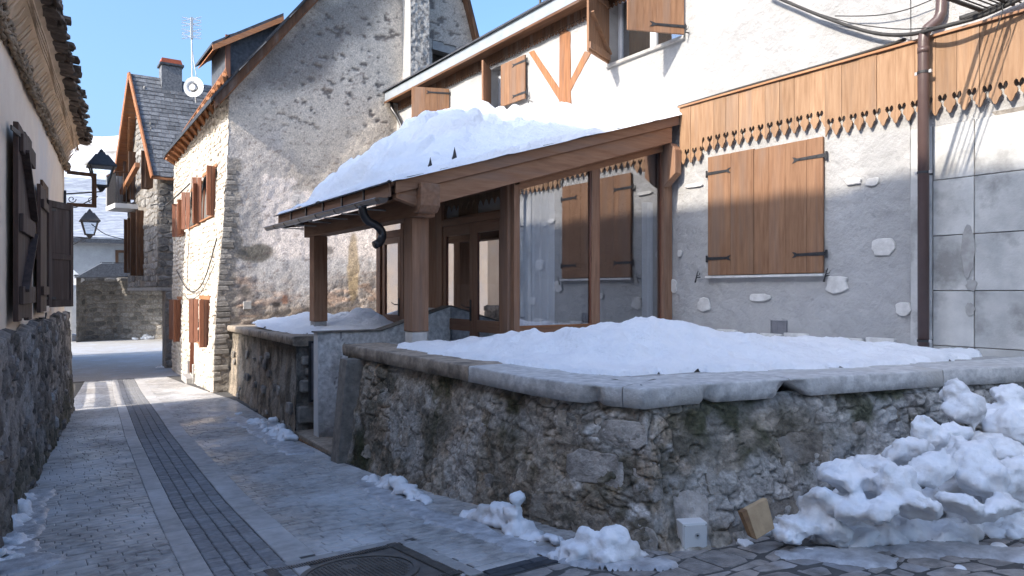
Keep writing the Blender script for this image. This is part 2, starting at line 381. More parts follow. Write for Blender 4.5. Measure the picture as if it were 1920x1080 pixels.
# small setts laid in rows across the street
allp = []; y = 3.42
while y < 22.4:
    rh = .085 if y < 9 else .10
    a = float(stripL(y)); segs = [(wallLX(y)+.02, a-.148), (a+.598, float(TB(y))+.02 if y < 14.3 else 3.3)]
    for s0, s1 in segs:
        x = s0-R.random()*.15
        while x < s1:
            L = R.uniform(.11, .24); x0, x1 = max(x, s0), min(x+L, s1); x += L
            if x1 < s0+.04: continue
            if x0 < s0+.04: x0 = s0
            if s1-x1 < .05: x1 = s1; x = s1+1
            cx, cy = (x0+x1)/2, y+rh/2
            if 1.10 < cx < 2.06 and 3.38 < cy < 4.36: continue
            q = (x0+.0015, x1-.0015, y+.003, y+rh-.003); allp.append((cx*cx+cy*cy, q))
    y += rh
allp.sort(key=lambda q: q[0])
def inview(q):
    f = q[0]*.559+q[2]*.829; r = q[0]*.829-q[2]*.559
    return f > 3.6 and abs(r/f) < .75 and G(q[2])/f > -.41
cnt = 0; rs = MB()
for d, q in allp:
    vs, fs = paver(*q, .011, R, .0015)
    if cnt < 300 and inview(q): MB().add(vs, fs).build('sett', 'sett_stuff', road); cnt += 1
    else: rs.add(vs, fs)
rs.build('sett_infill', 'sett_stuff', road, kind='stuff')
# dark border row and irregular cobbles on the right
x = 2.0
while x < 7.2:
    L = R.uniform(.22, .34)
    for j in (0, 1):
        vs, fs = paver(x+.004+j*.1, x+L-.004+j*.1, 3.26+j*.075, 3.33+j*.075, .016, R, .003); MB().add(vs, fs).build('edge_sett', 'slate', road)
    x += L
rubble(roadF, 1.0, 8.2, -.2, 3.24, .15, .19, 'cobble', road, relief=.009, gap=.012, limit=300, seed=9, name='cobble', jit=.5, under=.006, roundness=.16)
rubble(roadF, -2, 1.0, 1.2, 3.24, .12, .2, 'cobble', road, relief=.012, gap=.012, limit=60, seed=10, name='cobble', jit=.3, under=.006)

# manhole
mx, my = 1.57, 3.87; mz = float(G(my)); sl_ = float(G(my+.4)-G(my-.4))/.8
def MP(x, y, d=0): return (mx+x, my+y, mz+sl_*y+d)
mh = T('manhole_cover', 'round cast iron manhole cover with small stud pattern in a square ribbed frame', 'manhole cover', (mx, my, mz))
def ring(mb, r0, r1, d0, d1, n=48):
    P = []
    for k in range(n):
        a = 2*math.pi*k/n; c, s = math.cos(a), math.sin(a)
        P += [MP(r0*c, r0*s, d0), MP(r1*c, r1*s, d0), MP(r1*c, r1*s, d1), MP(r0*c, r0*s, d1)]
    F = []
    for k in range(n):
        a = 4*k; b = 4*((k+1) % n)
        for i in range(4): F.append((a+i, a+(i+1) % 4, b+(i+1) % 4, b+i))
    mb.add(P, F)
c = MB(); P = [MP(.305*math.cos(2*math.pi*k/48), .305*math.sin(2*math.pi*k/48), .014) for k in range(48)]; c.prism([MP(.305*math.cos(2*math.pi*k/48), .305*math.sin(2*math.pi*k/48), -.01) for k in range(48)], (0, 0, .022)); c.build('lid', 'cover', mh)
r_ = MB(); ring(r_, .30, .335, 0, .02); r_.build('rim', 'cover', mh)
b = MB()
for i in range(-12, 13):
    for j in range(-12, 13):
        x, y = i*.024, j*.024
        if x*x+y*y < .275**2 and math.hypot(x, y-.16) > .05: b.hexa([MP(x+u, y+v, .01) for u, v in ((-.008, -.008), (.008, -.008), (.008, .008), (-.008, .008))]+[MP(x+u, y+v, .018) for u, v in ((-.006, -.006), (.006, -.006), (.006, .006), (-.006, .006))])
b.build('stud_pattern', 'cover', mh, kind='stuff')
f = MB()
for i in range(56):
    t = -.42+i*.0155
    for x0, x1, y0, y1 in ((t, t+.008, .36, .42), (t, t+.008, -.42, -.36), (.36, .42, t, t+.008), (-.42, -.36, t, t+.008)):
        f.hexa([MP(x, y, .004) for x, y in ((x0, y0), (x1, y0), (x1, y1), (x0, y1))]+[MP(x, y, .016) for x, y in ((x0, y0), (x1, y0), (x1, y1), (x0, y1))])
f.build('frame_rib', 'cover', mh, kind='stuff')
f = MB(); f.hexa([MP(x, y, -.012) for x, y in ((-.43, -.43), (.43, -.43), (.43, .43), (-.43, .43))]+[MP(x, y, .006) for x, y in ((-.43, -.43), (.43, -.43), (.43, .43), (-.43, .43))]); f.build('frame', 'cover', mh)
cm = MB()
for x0, x1, y0, y1 in ((-.49, .49, .433, .52), (.433, .52, -.49, .43)):
    cm.hexa([MP(x, y, -.012) for x, y in ((x0, y0), (x1, y0), (x1, y1), (x0, y1))]+[MP(x, y, .012) for x, y in ((x0, y0), (x1, y0), (x1, y1), (x0, y1))])
cm.build('mortar_surround', 'concrete', mh)

# ================================================================ HOUSE ON THE LEFT
def lerp(a, b, t): return a+(b-a)*t[..., None]
LD = Vector((.0965, 1, 0)).normalized(); LN = Vector((LD.y, -LD.x, 0))      # along the wall, out of the wall (towards the street)
def LP(y, z, d=0):           # point of the left wall at street coordinate y
    return (wallLX(y)+LN.x*d, y+LN.y*d, z)
lh = T('cream_house', 'cream rendered house with stone base and slab eaves along the left of the street', 'house', (-3, 5, -1.9))
# rendered wall with real undulation, cut for the windows
ys = np.arange(-8, 14.82, .06); zs = np.arange(-.75, 2.32, .05)
Y, Z = np.meshgrid(ys, zs, indexing='ij'); D = .018*(fbm(Y*1.1, Z*1.1, 0, 3)-.5)*2+.006*(fbm(Y*7, Z*7, 0, 4)-.5)
Pp = np.stack([wallLX(Y)+LN.x*D, Y+LN.y*D, Z], -1)
Yc = (Y[:-1, :-1]+Y[1:, 1:])/2; Zc = (Z[:-1, :-1]+Z[1:, 1:])/2
wins = [(10.58, 11.28, -.20, 1.20)]
kp = np.ones(Yc.shape, bool)
for a, b_, c_, d_ in wins: kp &= ~((Yc > a) & (Yc < b_) & (Zc > c_) & (Zc < d_))
grid('wall', Pp, len(ys), len(zs), 'cream', lh, kp)
e = MB(); e.prism([LP(14.8, -2.4), LP(14.8, 2.3), (wallLX(14.8)-5.8, 13.3, 2.3), (wallLX(14.8)-5.8, 13.3, -2.4)], (0, -.05, 0)); e.build('end_wall', 'cream', lh)
# stone base
ys = np.arange(-6, 14.86, .03); hs = np.arange(-2.3, -.30, .03); Y, Z = np.meshgrid(ys, hs, indexing='ij')
topz = -.335+.035*np.sin(Y*2.1)+.03*np.sin(Y*5.3)
Zt = np.minimum(Z, topz)
bat = .045+.04*(topz-Zt)+.03*(fbm(Y*3, Z*3, 0, 8)-.45)*2+.02*(fbm(Y*11, Z*11, 0, 9)-.5)
wx_ = Y*5.2+.5*fbm(Y*4, Z*4, 0, 12); wz_ = Zt*7+.6*fbm(Y*4, Z*4, 3, 13); f1, ed, rid = voro(wx_, wz_, 5); bat = bat+.028*sst(0, .22, ed)*(.5+rid)
lcol = lerp(np.broadcast_to(np.array((.33, .295, .265)), Y.shape+(3,)), np.array((.15, .132, .118)), sst(.25, .8, rid)); lcol = lerp(lcol, np.array((.40, .385, .37)), .7*sst(.55, .72, fbm(Y*1.5, Z*1.8, 0, 14, 4))); lcol = lerp(lcol, np.array((.05, .045, .04)), .75*sst(.14, .0, ed)); lcol = lerp(lcol, np.array((.055, .06, .03)), .6*sst(-1.2, -2.1, Zt+.8*(fbm(Y*3, Z*3, 0, 15)-.5)))
bat = np.where(Z >= topz-.03, .0, bat)
Pp = np.stack([wallLX(Y)+LN.x*bat, Y+LN.y*bat, Zt], -1)
grid('stone_base', Pp, len(ys), len(hs), 'attrwall_fine', lh, col=lcol)
rubble(lambda s, h, d: LP(s, h, .045+.04*(-.33-h)+d), 2.5, 14.8, -2.15, -.38, .13, .20, 'stone_left', lh, relief=.04, gap=.03, limit=200, seed=21, jit=.5, prob=.28, roundness=.28)
# window reveal and inside
wy0, wy1, wz0, wz1 = wins[0]
rv = MB()
for poly in ([LP(wy0, wz0), LP(wy1, wz0), LP(wy1, wz0, -.3), LP(wy0, wz0, -.3)], [LP(wy0, wz1), LP(wy1, wz1), LP(wy1, wz1, -.3), LP(wy0, wz1, -.3)], [LP(wy0, wz0), LP(wy0, wz1), LP(wy0, wz1, -.3), LP(wy0, wz0, -.3)], [LP(wy1, wz0), LP(wy1, wz1), LP(wy1, wz1, -.3), LP(wy1, wz0, -.3)]):
    rv.add(poly, [(0, 1, 2, 3)])
win = rv.build('window', 'cream', lh)
fr = MB()
for a, b_, c_, d_ in ((wy0, wy1, wz0, wz0+.05), (wy0, wy1, wz1-.05, wz1), (wy0, wy0+.05, wz0+.05, wz1-.05), (wy1-.05, wy1, wz0+.05, wz1-.05), ((wy0+wy1)/2-.03, (wy0+wy1)/2+.03, wz0+.05, wz1-.05)):
    fr.hexa([LP(a, c_, -.12), LP(b_, c_, -.12), LP(b_, c_, -.17), LP(a, c_, -.17), LP(a, d_, -.12), LP(b_, d_, -.12), LP(b_, d_, -.17), LP(a, d_, -.17)])
fr.build('window_frame', 'dark_z', win)
MB().add([LP(wy0, wz0, -.15), LP(wy1, wz0, -.15), LP(wy1, wz1, -.15), LP(wy0, wz1, -.15)], [(0, 1, 2, 3)]).build('pane', 'glass', win)
# surround flush boards
def Lboard(mb, y0, y1, z0, z1, d0, d1):
    mb.hexa([LP(y0, z0, d0), LP(y1, z0, d0), LP(y1, z0, d1), LP(y0, z0, d1), LP(y0, z1, d0), LP(y1, z1, d0), LP(y1, z1, d1), LP(y0, z1, d1)])
b = MB(); Lboard(b, wy0-.05, wy1+.05, wz1, wz1+.16, -.02, .03); b.build('lintel', 'brown_y', lh)
b = MB(); Lboard(b, wy0-.05, wy1+.05, wz0-.07, wz0, -.1, .04); b.build('sill', 'cream', lh)
# eaves: plastered cove, twisted vine band, slab edge
ys = np.linspace(-8, 15.0, 300); ts = np.linspace(0, 1, 14); Y, Tt = np.meshgrid(ys, ts, indexing='ij')
prof_d = .02+.30*Tt**1.5; prof_z = 2.14+.54*np.sqrt(np.clip(Tt, 0, 1))
nz = .03*(fbm(Y*1.6, Tt*3, 0, 31)-.5)*2
Pp = np.stack([wallLX(Y)+LN.x*(prof_d+nz), Y+LN.y*(prof_d+nz), prof_z+nz*.5], -1)
grid('cove', Pp, len(ys), 14, 'cove', lh)
rb = random.Random(3)
for k in range(7):
    path = []; ph = rb.random()*6.28; base = k % 4
    for i in range(245):
        yy = 3.2+i*.0475; a = ph+yy*rb.uniform(5.6, 6.2)
        path.append(LP(yy, 2.12+.04*math.sin(a*1.1+k)+.012*base+.02*math.sin(yy*3.1+k*2), .045+.03*math.cos(a)+.008*base))
    MB().tube(path, .017 if k < 5 else .011, 6).build('twisted_branch', 'vine', lh, smooth=True)
for k in range(50):
    yy = 4.6+k*.2+rb.uniform(-.05, .05)
    MB().tube([LP(yy, 2.20, .07), LP(yy+.07, 2.30+rb.uniform(-.02, .02), .12), LP(yy+.12, 2.38, .16)], [.016, .013, .005], 5).build('vine_sprig', 'cove', lh, smooth=True)
for k in range(4):
    MB().tube([LP(3.2+i*.3, 2.40+.02*math.sin(i+k)+.012*k, .19+.012*k) for i in range(39)], .009, 5).build('cove_moulding', 'cove', lh, smooth=True)
# stone slabs of the eaves edge
yy = 3.6
while yy < 14.95:
    L = rb.uniform(.16, .34)
    for c in range(4):
        z0 = 2.66+c*.05+rb.uniform(-.012, .012); th = rb.uniform(.022, .04); o = .33+c*.012+rb.uniform(-.045, .06); y0 = yy+rb.uniform(-.08, .08)
        a = rb.uniform(-.05, .05)
        P = [LP(y0, z0, -.1), LP(y0+L*1.05, z0+a*.3, -.1), LP(y0+L*1.02, z0-.05+a*.3, o+rb.uniform(-.03, .03)), LP(y0+L*.6, z0-.055, o+.02), LP(y0+.02, z0-.05, o+rb.uniform(-.04, .03))]
        MB().prism(P, (0, 0, th)).build('roof_slab', 'slab_roof', lh)
    yy += L
# hipped roof of the house (out of the picture, it shades the street)
RZ = 9.35
rx = -6.0
rf = MB(); ev = lambda y: LP(y, 2.62, .36)
pts = [ev(-9), ev(14.85), (rx, 9.6, RZ), (rx, -9, RZ), (-12, -9, 2.6), (-12, 13.0, 2.6), (-5.9, 13.4, 2.62)]
rf.add(pts, [(0, 1, 2, 3), (1, 6, 2), (3, 2, 5, 4), (6, 5, 2)]); rf.build('roof', 'slab_roof', lh)
xs = np.linspace(-9, 9.6, 160); X2, Tt = np.meshgrid(xs, np.linspace(-1, 1, 9), indexing='ij')
hh = (.10+.16*vnoise(X2*.9, 0, 0, 5)+.06*vnoise(X2*3, 0, 0, 6))*(1-Tt**2)
grid('ridge_snow', np.stack([rx+Tt*.5, X2, RZ+hh-.5*abs(Tt)*1.1], -1), 160, 9, 'snow', lh)
# shutters of the left house
def Lshutter(y0, y1, z0, z1, d, name, label, endp=None, rails=(), brace=None, planks=2):
    """y0 hinge side ... ; endp: free end (x,y) if swung out"""
    if endp is None: A = Vector(LP(y0, 0, d)); B = Vector(LP(y1, 0, d))
    else: A = Vector(LP(y0, 0, d)); B = Vector((endp[0], endp[1], 0))
    dr = (B-A); W = dr.length; dr.normalize(); n = Vector((dr.y, -dr.x, 0))
    t = T(name, label, 'shutter', (A.x, A.y, z0))
    def P(s, z, q): v = A+dr*s+n*q; return (v.x, v.y, z)
    def brd(s0, s1, za, zb, q0, q1, nm, m='dark_z', bev=.004):
        MB().hexa([P(s0, za, q0), P(s1, za, q0), P(s1, za, q1), P(s0, za, q1), P(s0, zb, q0), P(s1, zb, q0), P(s1, zb, q1), P(s0, zb, q1)]).build(nm, m, t, bevel=bev)
    return t, W, P, brd
t, W, P, brd = Lshutter(11.3, 0, -.23, 1.24, .02, 'dark_shutter', 'dark brown panelled shutter standing open beyond the small window, facing the camera', endp=(.53, 11.78))
brd(0, .07, -.22, 1.2, -.02, .02, 'stile'); brd(W-.07, W, -.22, 1.2, -.02, .02, 'stile')
for a, b_ in ((-.22, -.13), (.42, .50), (1.11, 1.2)): brd(.07, W-.07, a, b_, -.0205, .0195, 'rail')
brd(.07, W-.07, -.13, .42, -.008, .008, 'panel'); brd(.07, W-.07, .50, 1.11, -.008, .008, 'panel')
for z in (-.1, 1.08):
    MB().bar(P(-.05, z, 0), P(.14, z, .024), .012, .035).build('hinge', 'iron', t)
t, W, P, brd = Lshutter(10.54, 9.81, -.25, 1.22, .05, 'dark_shutter', 'narrow dark shutter folded flat on the near side of the small cream house window')
brd(0, .2, -.25, 1.22, -.02, .02, 'plank'); brd(.205, .42, -.25, 1.21, -.02, .02, 'plank'); brd(.425, W, -.25, 1.22, -.02, .02, 'plank')
for z in (-.05, .95): brd(.02, W-.02, z, z+.1, -.05, -.02, 'ledge')
t, W, P, brd = Lshutter(7.6, 8.68, -.26, 1.5, .07, 'dark_shutter', 'large weathered shutter with diagonal brace at the left, nearest shutter on the cream house')
for a, b_ in ((.0, .26), (.265, .52), (.525, .79), (.795, W)): brd(a, b_, -.26+random.uniform(-.03, .03), 1.5+random.uniform(-.04, .03), -.02, .02, 'plank')
for z in (-.12, .52, 1.22): brd(.05, W+.012, z, z+.16, .0205, .052, 'rail')
for a, b_ in (((.2, .0), (W-.08, .55)), ((W-.08, .7), (.2, 1.25))): MB().bar(P(a[0], a[1], .036), P(b_[0], b_[1], .036), .03, .09, up=(LN.x, LN.y, 0)).build('brace', 'dark_z', t)
MB().bar(P(.0, 1.36, .03), P(-.3, 1.36, .0), .012, .04).build('hinge', 'iron', t)
hk = MB(); hk.tube([LP(10.4, -.33, 0), LP(10.4, -.33, .07), LP(10.4, -.27, .075)], .009, 5); tag(setcenter(hk.build('shutter_hook', 'iron')), 'small iron hook below the small window of the cream house', 'hook')
pl = MB(); Lboard(pl, 11.3, 12.3, -.34, -.24, 0, .02); pl.build('render_patch', 'cream', lh)

# street lanterns on scrolled brackets
def lantern(x, y, zt, s, wallp, label):
    t = T('street_lantern', label, 'street lamp', (x, y, zt-s), 'wall lanterns over the street')
    b_ = zt-s
    cage = [(-.5, .5)]
    def sq(r, z): return [(x+a*r, y+b*r, z) for a, b in ((-1, -1), (1, -1), (1, 1), (-1, 1))]
    hd = MB(); hd.hexa(sq(.30*s, b_+.60*s)+sq(.13*s, b_+.86*s)); hd.hexa(sq(.30*s, b_+.57*s)+sq(.30*s, b_+.60*s)); hd.hexa(sq(.09*s, b_+.86*s)+sq(.06*s, b_+.93*s)); hd.tube([(x, y, b_+.92*s), (x, y, b_+.96*s), (x, y, b_+1.0*s)], [.03*s, .05*s, .01*s], 8)
    hd.build('hood', 'iron', t)
    for a, b in ((-1, -1), (1, -1), (1, 1), (-1, 1)):
        MB().bar((x+a*.24*s, y+b*.24*s, b_+.58*s), (x+a*.13*s, y+b*.13*s, b_+.14*s), .028*s, .028*s).build('cage_bar', 'iron', t)
    gl = MB(); lo = sq(.12*s, b_+.15*s); hi = sq(.225*s, b_+.57*s); gl.add(lo+hi, [(i, (i+1) % 4, (i+1) % 4+4, i+4) for i in range(4)]); gl.build('lantern_glass', 'lampglass', t)
    bs = MB(); bs.hexa(sq(.15*s, b_+.11*s)+sq(.15*s, b_+.15*s)); bs.hexa(sq(.03*s, b_)+sq(.1*s, b_+.11*s)); bs.build('base', 'iron', t)
    br = MB(); wx, wy, wz = wallp; br.tube([(wx, wy, wz), (x, y, b_)], .018*s, 6)
    mid = ((wx+x)/2, (wy+y)/2)
    br.tube([(wx, wy, wz-.32*s), (wx+(x-wx)*.3, wy+(y-wy)*.3, wz-.3*s), (wx+(x-wx)*.6, wy+(y-wy)*.6, wz-.16*s), (wx+(x-wx)*.9, wy+(y-wy)*.9, wz-.02*s)], .012*s, 6)
    for q in (.18, .72):
        cx, cy = wx+(x-wx)*q, wy+(y-wy)*q; L = math.hypot(x-wx, y-wy)
        br.tube([(cx+(x-wx)/L*(.09*s*(1-k/16))*math.cos(k*.6), cy+(y-wy)/L*(.09*s*(1-k/16))*math.cos(k*.6), wz-.11*s-(.09*s*(1-k/16))*math.sin(k*.6)) for k in range(13)], .010*s, 5)
    br.build('bracket', 'iron', t)
    MB().box(wx-.02, wx+.015, wy-.04, wy+.04, wz-.4*s, wz+.08*s).build('wall_plate', 'iron', t)
lantern(1.10, 14.6, 2.50, .75, (.56, 14.72, 1.68), 'larger black lantern on a scrolled bracket, above the wooden frame')
lantern(1.40, 22.2, 2.18, .79, (.82, 22.1, 1.43), 'smaller black lantern lower down, below the wooden frame, further along the street')
fr = T('wooden_frame', 'empty square timber frame standing out from the corner of the cream house', 'frame', (.58, 14.5, 1.45))
for a, b_, nm in (((.57, 14.4, 2.02), (1.01, 14.4, 2.0), 'rail'), ((.57, 14.4, 1.47), (1.01, 14.4, 1.47), 'rail'), ((.975, 14.4, 1.5), (.975, 14.4, 1.97), 'post')):
    MB().bar(a, b_, .05, .06 if nm == 'rail' else .07, up=(0, 0, 1) if nm == 'rail' else (1, 0, 0)).build(nm, 'brown_z', fr, bevel=.004)

# neighbour beyond the left house (hidden round the corner; it shades the far street) and an unseen fence added for its shadow stripes
nh = T('hidden_house', 'rendered house further along the left side, behind the cream house', 'house', (-4, 24, -2.1))
MB().box(-8, .81, 21.9, 35, -2.9, 3.3).build('wall', 'cream', nh)
MB().prism([(.86, 21.8, 3.3), (-3.6, 21.8, 6.6), (-8.3, 21.8, 3.3)], (0, 13.5, 0)).build('roof', 'slab_roof', nh)
fn = T('unseen_shadow_fence', 'unseen plank fence between two houses, added to cast shadow stripes on the street', 'fence', (-.3, 16, -2))
for z0, z1 in ((-1.02, -.91), (-1.30, -1.15), (-1.56, -1.42), (-1.85, -1.70)): MB().box(-.33, -.30, 14.9, 21.6, z0, z1).build('plank', 'brown_y', fn)
for y in (15.1, 18.2, 21.4): MB().box(-.42, -.34, y-.04, y+.04, -2.5, -.86).build('post', 'brown_z', fn)
# ================================================================ TERRACE WALL AND COPING
CZ = -.61; CT = .135
def CPt(x, y): p = onZ(x, y, CZ); return (p[0], p[1])
c_out = [CPt(642, 645), CPt(760, 665.5), CPt(878, 686), CPt(981, 705), CPt(1060, 716), CPt(1140, 723.5), CPt(1211, 729), CPt(1279, 722.5), CPt(1360, 717), CPt(1481, 710), CPt(1620, 702), CPt(1769, 693), CPt(1920, 687), (8.4, 2.28)]
_cs = [0]
for i in range(1, len(c_out)): _cs.append(_cs[-1]+math.dist(c_out[i], c_out[i-1]))
cL = _cs[-1]; _cx = [p[0] for p in c_out]; _cy = [p[1] for p in c_out]
def cpath(s): return np.interp(s, _cs, _cx), np.interp(s, _cs, _cy)
def cnorm(s, e=.12):
    x0, y0 = cpath(np.clip(s-e, 0, cL)); x1, y1 = cpath(np.clip(s+e, 0, cL)); L = np.hypot(x1-x0, y1-y0)+1e-9
    return (y0-y1)/L, (x1-x0)/L
# travel goes towards -Y then +X, so inward (towards the facade) is left of travel: (-dy, dx)
def cinw(s, d):
    x, y = cpath(s); nx, ny = cnorm(s); return x+nx*d, y+ny*d
# wall foot path
foot = [(2.80, 7.62), (2.85, 6.2), (2.93, 4.6), (2.99, 3.6), (3.0, 2.93), (3.18, 2.76), (3.9, 2.70), (4.6, 2.68), (5.8, 2.5), (6.7, 2.3), (8.4, 2.1)]
_fp = [0]+[0]*(len(foot)-1)
for i in range(1, len(foot)): _fp[i] = _fp[i-1]+math.dist(foot[i], foot[i-1])
key_t = [0, _cs[3]-.05, _cs[7]-.02, cL]; key_f = [0, _fp[2]+.2, _fp[5], _fp[-1]]
def fpath(s):
    f_ = np.interp(s, [0, _cs[3], _cs[6], _cs[7], cL], [0, _fp[2]+.35, _fp[4], _fp[5], _fp[-1]])
    return np.interp(f_, _fp, [p[0] for p in foot]), np.interp(f_, _fp, [p[1] for p in foot])
def TW(s, v, d):               # s along, v 0 foot..1 top, d out
    tx, ty = cinw(s, .075); fx, fy = fpath(s); v = np.asarray(v, float); k = v**.75
    x = fx+(tx-fx)*k; y = fy+(ty-fy)*k; nx, ny = cnorm(s, .3); zb = G(fy)-.12; zt = CZ-CT+.03
    return x-nx*d, y-ny*d, zb+(zt-zb)*v
tw = T('terrace_wall', 'mossy grey rubble retaining wall of the terrace with a projecting stone coping', 'wall', (3.1, 3.1, -1.6))
S, V = np.meshgrid(np.linspace(0, cL, 860), np.linspace(0, 1, 110), indexing='ij')
big = fbm(S*1.6, V*2.2, 0, 41, 3)-.5; med = fbm(S*5, V*5.5, 0, 42, 3)-.5; fin = fbm(S*16, V*17, 0, 43, 3)-.5
corner = np.exp(-((S-_cs[6]+.1)/.75)**2); right = sst(_cs[7], _cs[7]+.5, S)
wu = S*6.0+.9*fbm(S*3, V*3, 0, 44, 3); wv = V*8.2+.9*fbm(S*3, V*3, 4, 45, 3); f1, ed, rid = voro(wu, wv, 3); f1b, edb, ridb = voro(S*14+1.2*fbm(S*9, V*9, 0, 46, 3), V*19+1.2*fbm(S*9, V*9, 3, 47, 3), 4)
show = sst(.46, .66, fbm(S*1.1, V*1.6, 0, 48, 3)+.16*corner+.05*right)*.8
D = .06*big+.04*med+.045*fin-.03*sst(.9, 1, V)+show*.03*sst(0, .2, ed)*(.4+rid)+.012*sst(0, .25, edb)*ridb-.02*(ridb > .9)
x, y, z = TW(S, V, D)
dark = np.array((.085, .075, .058)); mid = np.array((.22, .19, .155)); pale = np.array((.58, .56, .54)); moss = np.array((.038, .043, .017)); warm = np.array((.25, .195, .145)); cool = np.array((.26, .26, .255))
n1 = fbm(S*3.1, V*3.4, 0, 51, 5); n2 = fbm(S*9, V*7, 3, 52, 4); n3 = fbm(S*1.4, V*1.5, 5, 53, 4); n4 = fbm(S*6.5, V*9, 9, 54, 5)
col = lerp(np.broadcast_to(dark, S.shape+(3,)), mid, sst(.38, .62, n1))
col = lerp(col, warm, .7*sst(.5, .66, n2)*(1-right)); col = lerp(col, cool, .75*right*sst(.35, .6, n3))
col = lerp(col, pale, sst(.54, .68, n4*.45+n3*.3+.25*(corner*.75+.14*right))*(.15+.85*np.clip(corner+.35*right, 0, 1)))
col = lerp(col, moss*.7, .85*sst(.5, .66, n2*.4+.6*fbm(S*2.3, V*2, 7, 55))*sst(.25, .9, V+.25*n1))
col = col*1.7; col = lerp(col, np.array((.48, .46, .43)), .65*sst(.50, .63, fbm(S*2.2, V*2.6, 11, 56, 5))); col = lerp(col, moss, .9*sst(.6, .85, np.exp(-((S-.6)/.45)**2)*(1-V)+.3*n4)+0*S)
col = col*(1+(.5*show*(rid-.5)+.7*(ridb-.5)*sst(.3, .6, n1)))[..., None]; col = lerp(col, dark*.45, .8*show*sst(.10, .0, ed)); col = lerp(col, dark*.5, .6*sst(.12, .0, edb)*sst(.45, .6, n2))
grid('wall_face', np.stack([x, y, z], -1), 860, 110, 'attrwall_fine', tw, col=np.clip(col, .02, 1))
# stones emerging from the render
def TWF(m_): return lambda s, h, d: tuple(float(q) for q in TW(s, h, d))
big_st = [  # s, v, half length, half height, relief, material
 (_cs[6]-.20, .80, .25, .085, .040, 'palestone'), (_cs[6]-.62, .79, .12, .11, .03, 'wallstone'), (_cs[6]-.42, .55, .24, .11, .05, 'palestone'),
 (_cs[6]-.02, .52, .14, .14, .035, 'palestone'), (_cs[6]-.45, .20, .16, .11, .045, 'wallstone'), (_cs[6]-.12, .16, .14, .10, .04, 'wallstone'), (_cs[6]-.82, .24, .13, .09, .04, 'wallstone'),
 (_cs[6]-1.1, .30, .12, .08, .03, 'wallstone'), (_cs[7]+.0, .28, .13, .20, .03, 'palestone'), (_cs[7]+.35, .16, .14, .07, .05, 'palestone'), (_cs[7]+.3, .48, .15, .09, .02, 'wallstone'),
 (_cs[7]+1.0, .60, .22, .12, .03, 'wallstone'), (_cs[7]+1.25, .80, .1, .05, .03, 'palestone'), (_cs[7]+1.55, .70, .06, .05, .04, 'palestone'), (_cs[7]+1.3, .45, .05, .04, .04, 'palestone'), (_cs[7]+.72, .30, .2, .1, .03, 'wallstone'),
 (_cs[7]+.75, .12, .1, .05, .05, 'palestone'), (_cs[7]+1.9, .78, .09, .07, .03, 'wallstone'), (.75, .25, .12, .07, .03, 'wallstone'), (1.6, .45, .13, .08, .03, 'wallstone'), (2.4, .2, .15, .08, .035, 'wallstone')]
rr = random.Random(8)
for k in range(26):
    s_ = rr.uniform(.1, cL-1.2); v_ = rr.uniform(.08, .9); big_st.append((s_, v_, rr.uniform(.03, .09), rr.uniform(.025, .06), rr.uniform(.006, .016), rr.choice(['wallstone']*4+['palestone'] if s_ > 3 else ['wallstone'])))
for (s, v, a, b, rel, mt) in big_st:
    n = 12; vs = []; rad = [rr.uniform(.78, 1.1) for _ in range(n)]
    e = rr.uniform(3.5, 6); rel = rel*.45
    def se(t): return (abs(math.cos(t))**(2/e)*(1 if math.cos(t) > 0 else -1), abs(math.sin(t))**(2/e)*(1 if math.sin(t) > 0 else -1))
    for (q, d) in ((1.0, -.03), (.98, rel*.5), (.90, rel*.95), (.5, rel*1.05)):
        for i in range(n):
            cx, cy = se(2*math.pi*i/n+.1); vs.append(TWF(0)(s+cx*a*q*rad[i], min(.98, v+cy*b*q*rad[i]/1.0), d+rr.uniform(-.004, .004)+.05*(float(fbm(s*1.6, v*2.2, 0, 41, 3))-.5)))
    fs = []
    for lv in range(3): fs += [(lv*n+i, lv*n+(i+1) % n, (lv+1)*n+(i+1) % n, (lv+1)*n+i) for i in range(n)]
    fs.append(tuple(range(3*n, 4*n))); MB().add(vs, fs).build('stone', mt, tw)
# coping stones
def coping(name_mat, s0, s1, seed, parent, wid=.5, path=cinw, zt=CZ, th=CT, notch=()):
    ns = max(4, int((s1-s0)/.035)); ss = np.linspace(s0+.005, s1-.005, ns); S = ss
    # profile across: bottom inner .. outer face .. top inner
    prof = [(wid, -th), (.10, -th), (.035, -th), (.004, -th+.008), (0, -th*.5), (.0, -.014), (.006, -.003), (.016, 0), (.12, 0), (.28, 0), (wid, 0)]
    pts = np.zeros((ns, len(prof), 3))
    for j, (d, zz) in enumerate(prof):
        nn = fbm(S*16+seed*3, np.full(ns, j*1.3), 0, 60+seed, 3)-.5; n5 = fbm(S*30, np.full(ns, j*2.), 0, 61, 2)-.5
        dd = d+(nn*.010+n5*.010)*(1 if d < .1 else .0); zq = zz+np.zeros(ns)
        for (c, hw, dep) in notch:
            kx = np.clip((1-abs(S-c)/hw)*(2.2 if hw > .18 else 1.1)+.5*(fbm(S*22, S*0, 0, 66, 3)-.5), 0, 1)*(abs(S-c) < hw)
            if zz < -.03: zq = np.minimum(zq+dep*kx, -.012)
            if zz <= -th*.5 and d < .1: dd = dd+.05*kx
        if zz <= -th+.02: zq = zq+nn*.004
        x, y = path(S, dd); pts[:, j, 0] = x; pts[:, j, 1] = y; pts[:, j, 2] = zt+zq+(0.004*nn if zz == 0 else 0)
    o = grid('coping_stone', pts, ns, len(prof), name_mat, parent, smooth=False)
    caps = MB()
    for e_ in (0, -1): caps.add([tuple(p) for p in pts[e_]], [tuple(range(len(prof)))])
    caps.build('stone_end', name_mat, o)
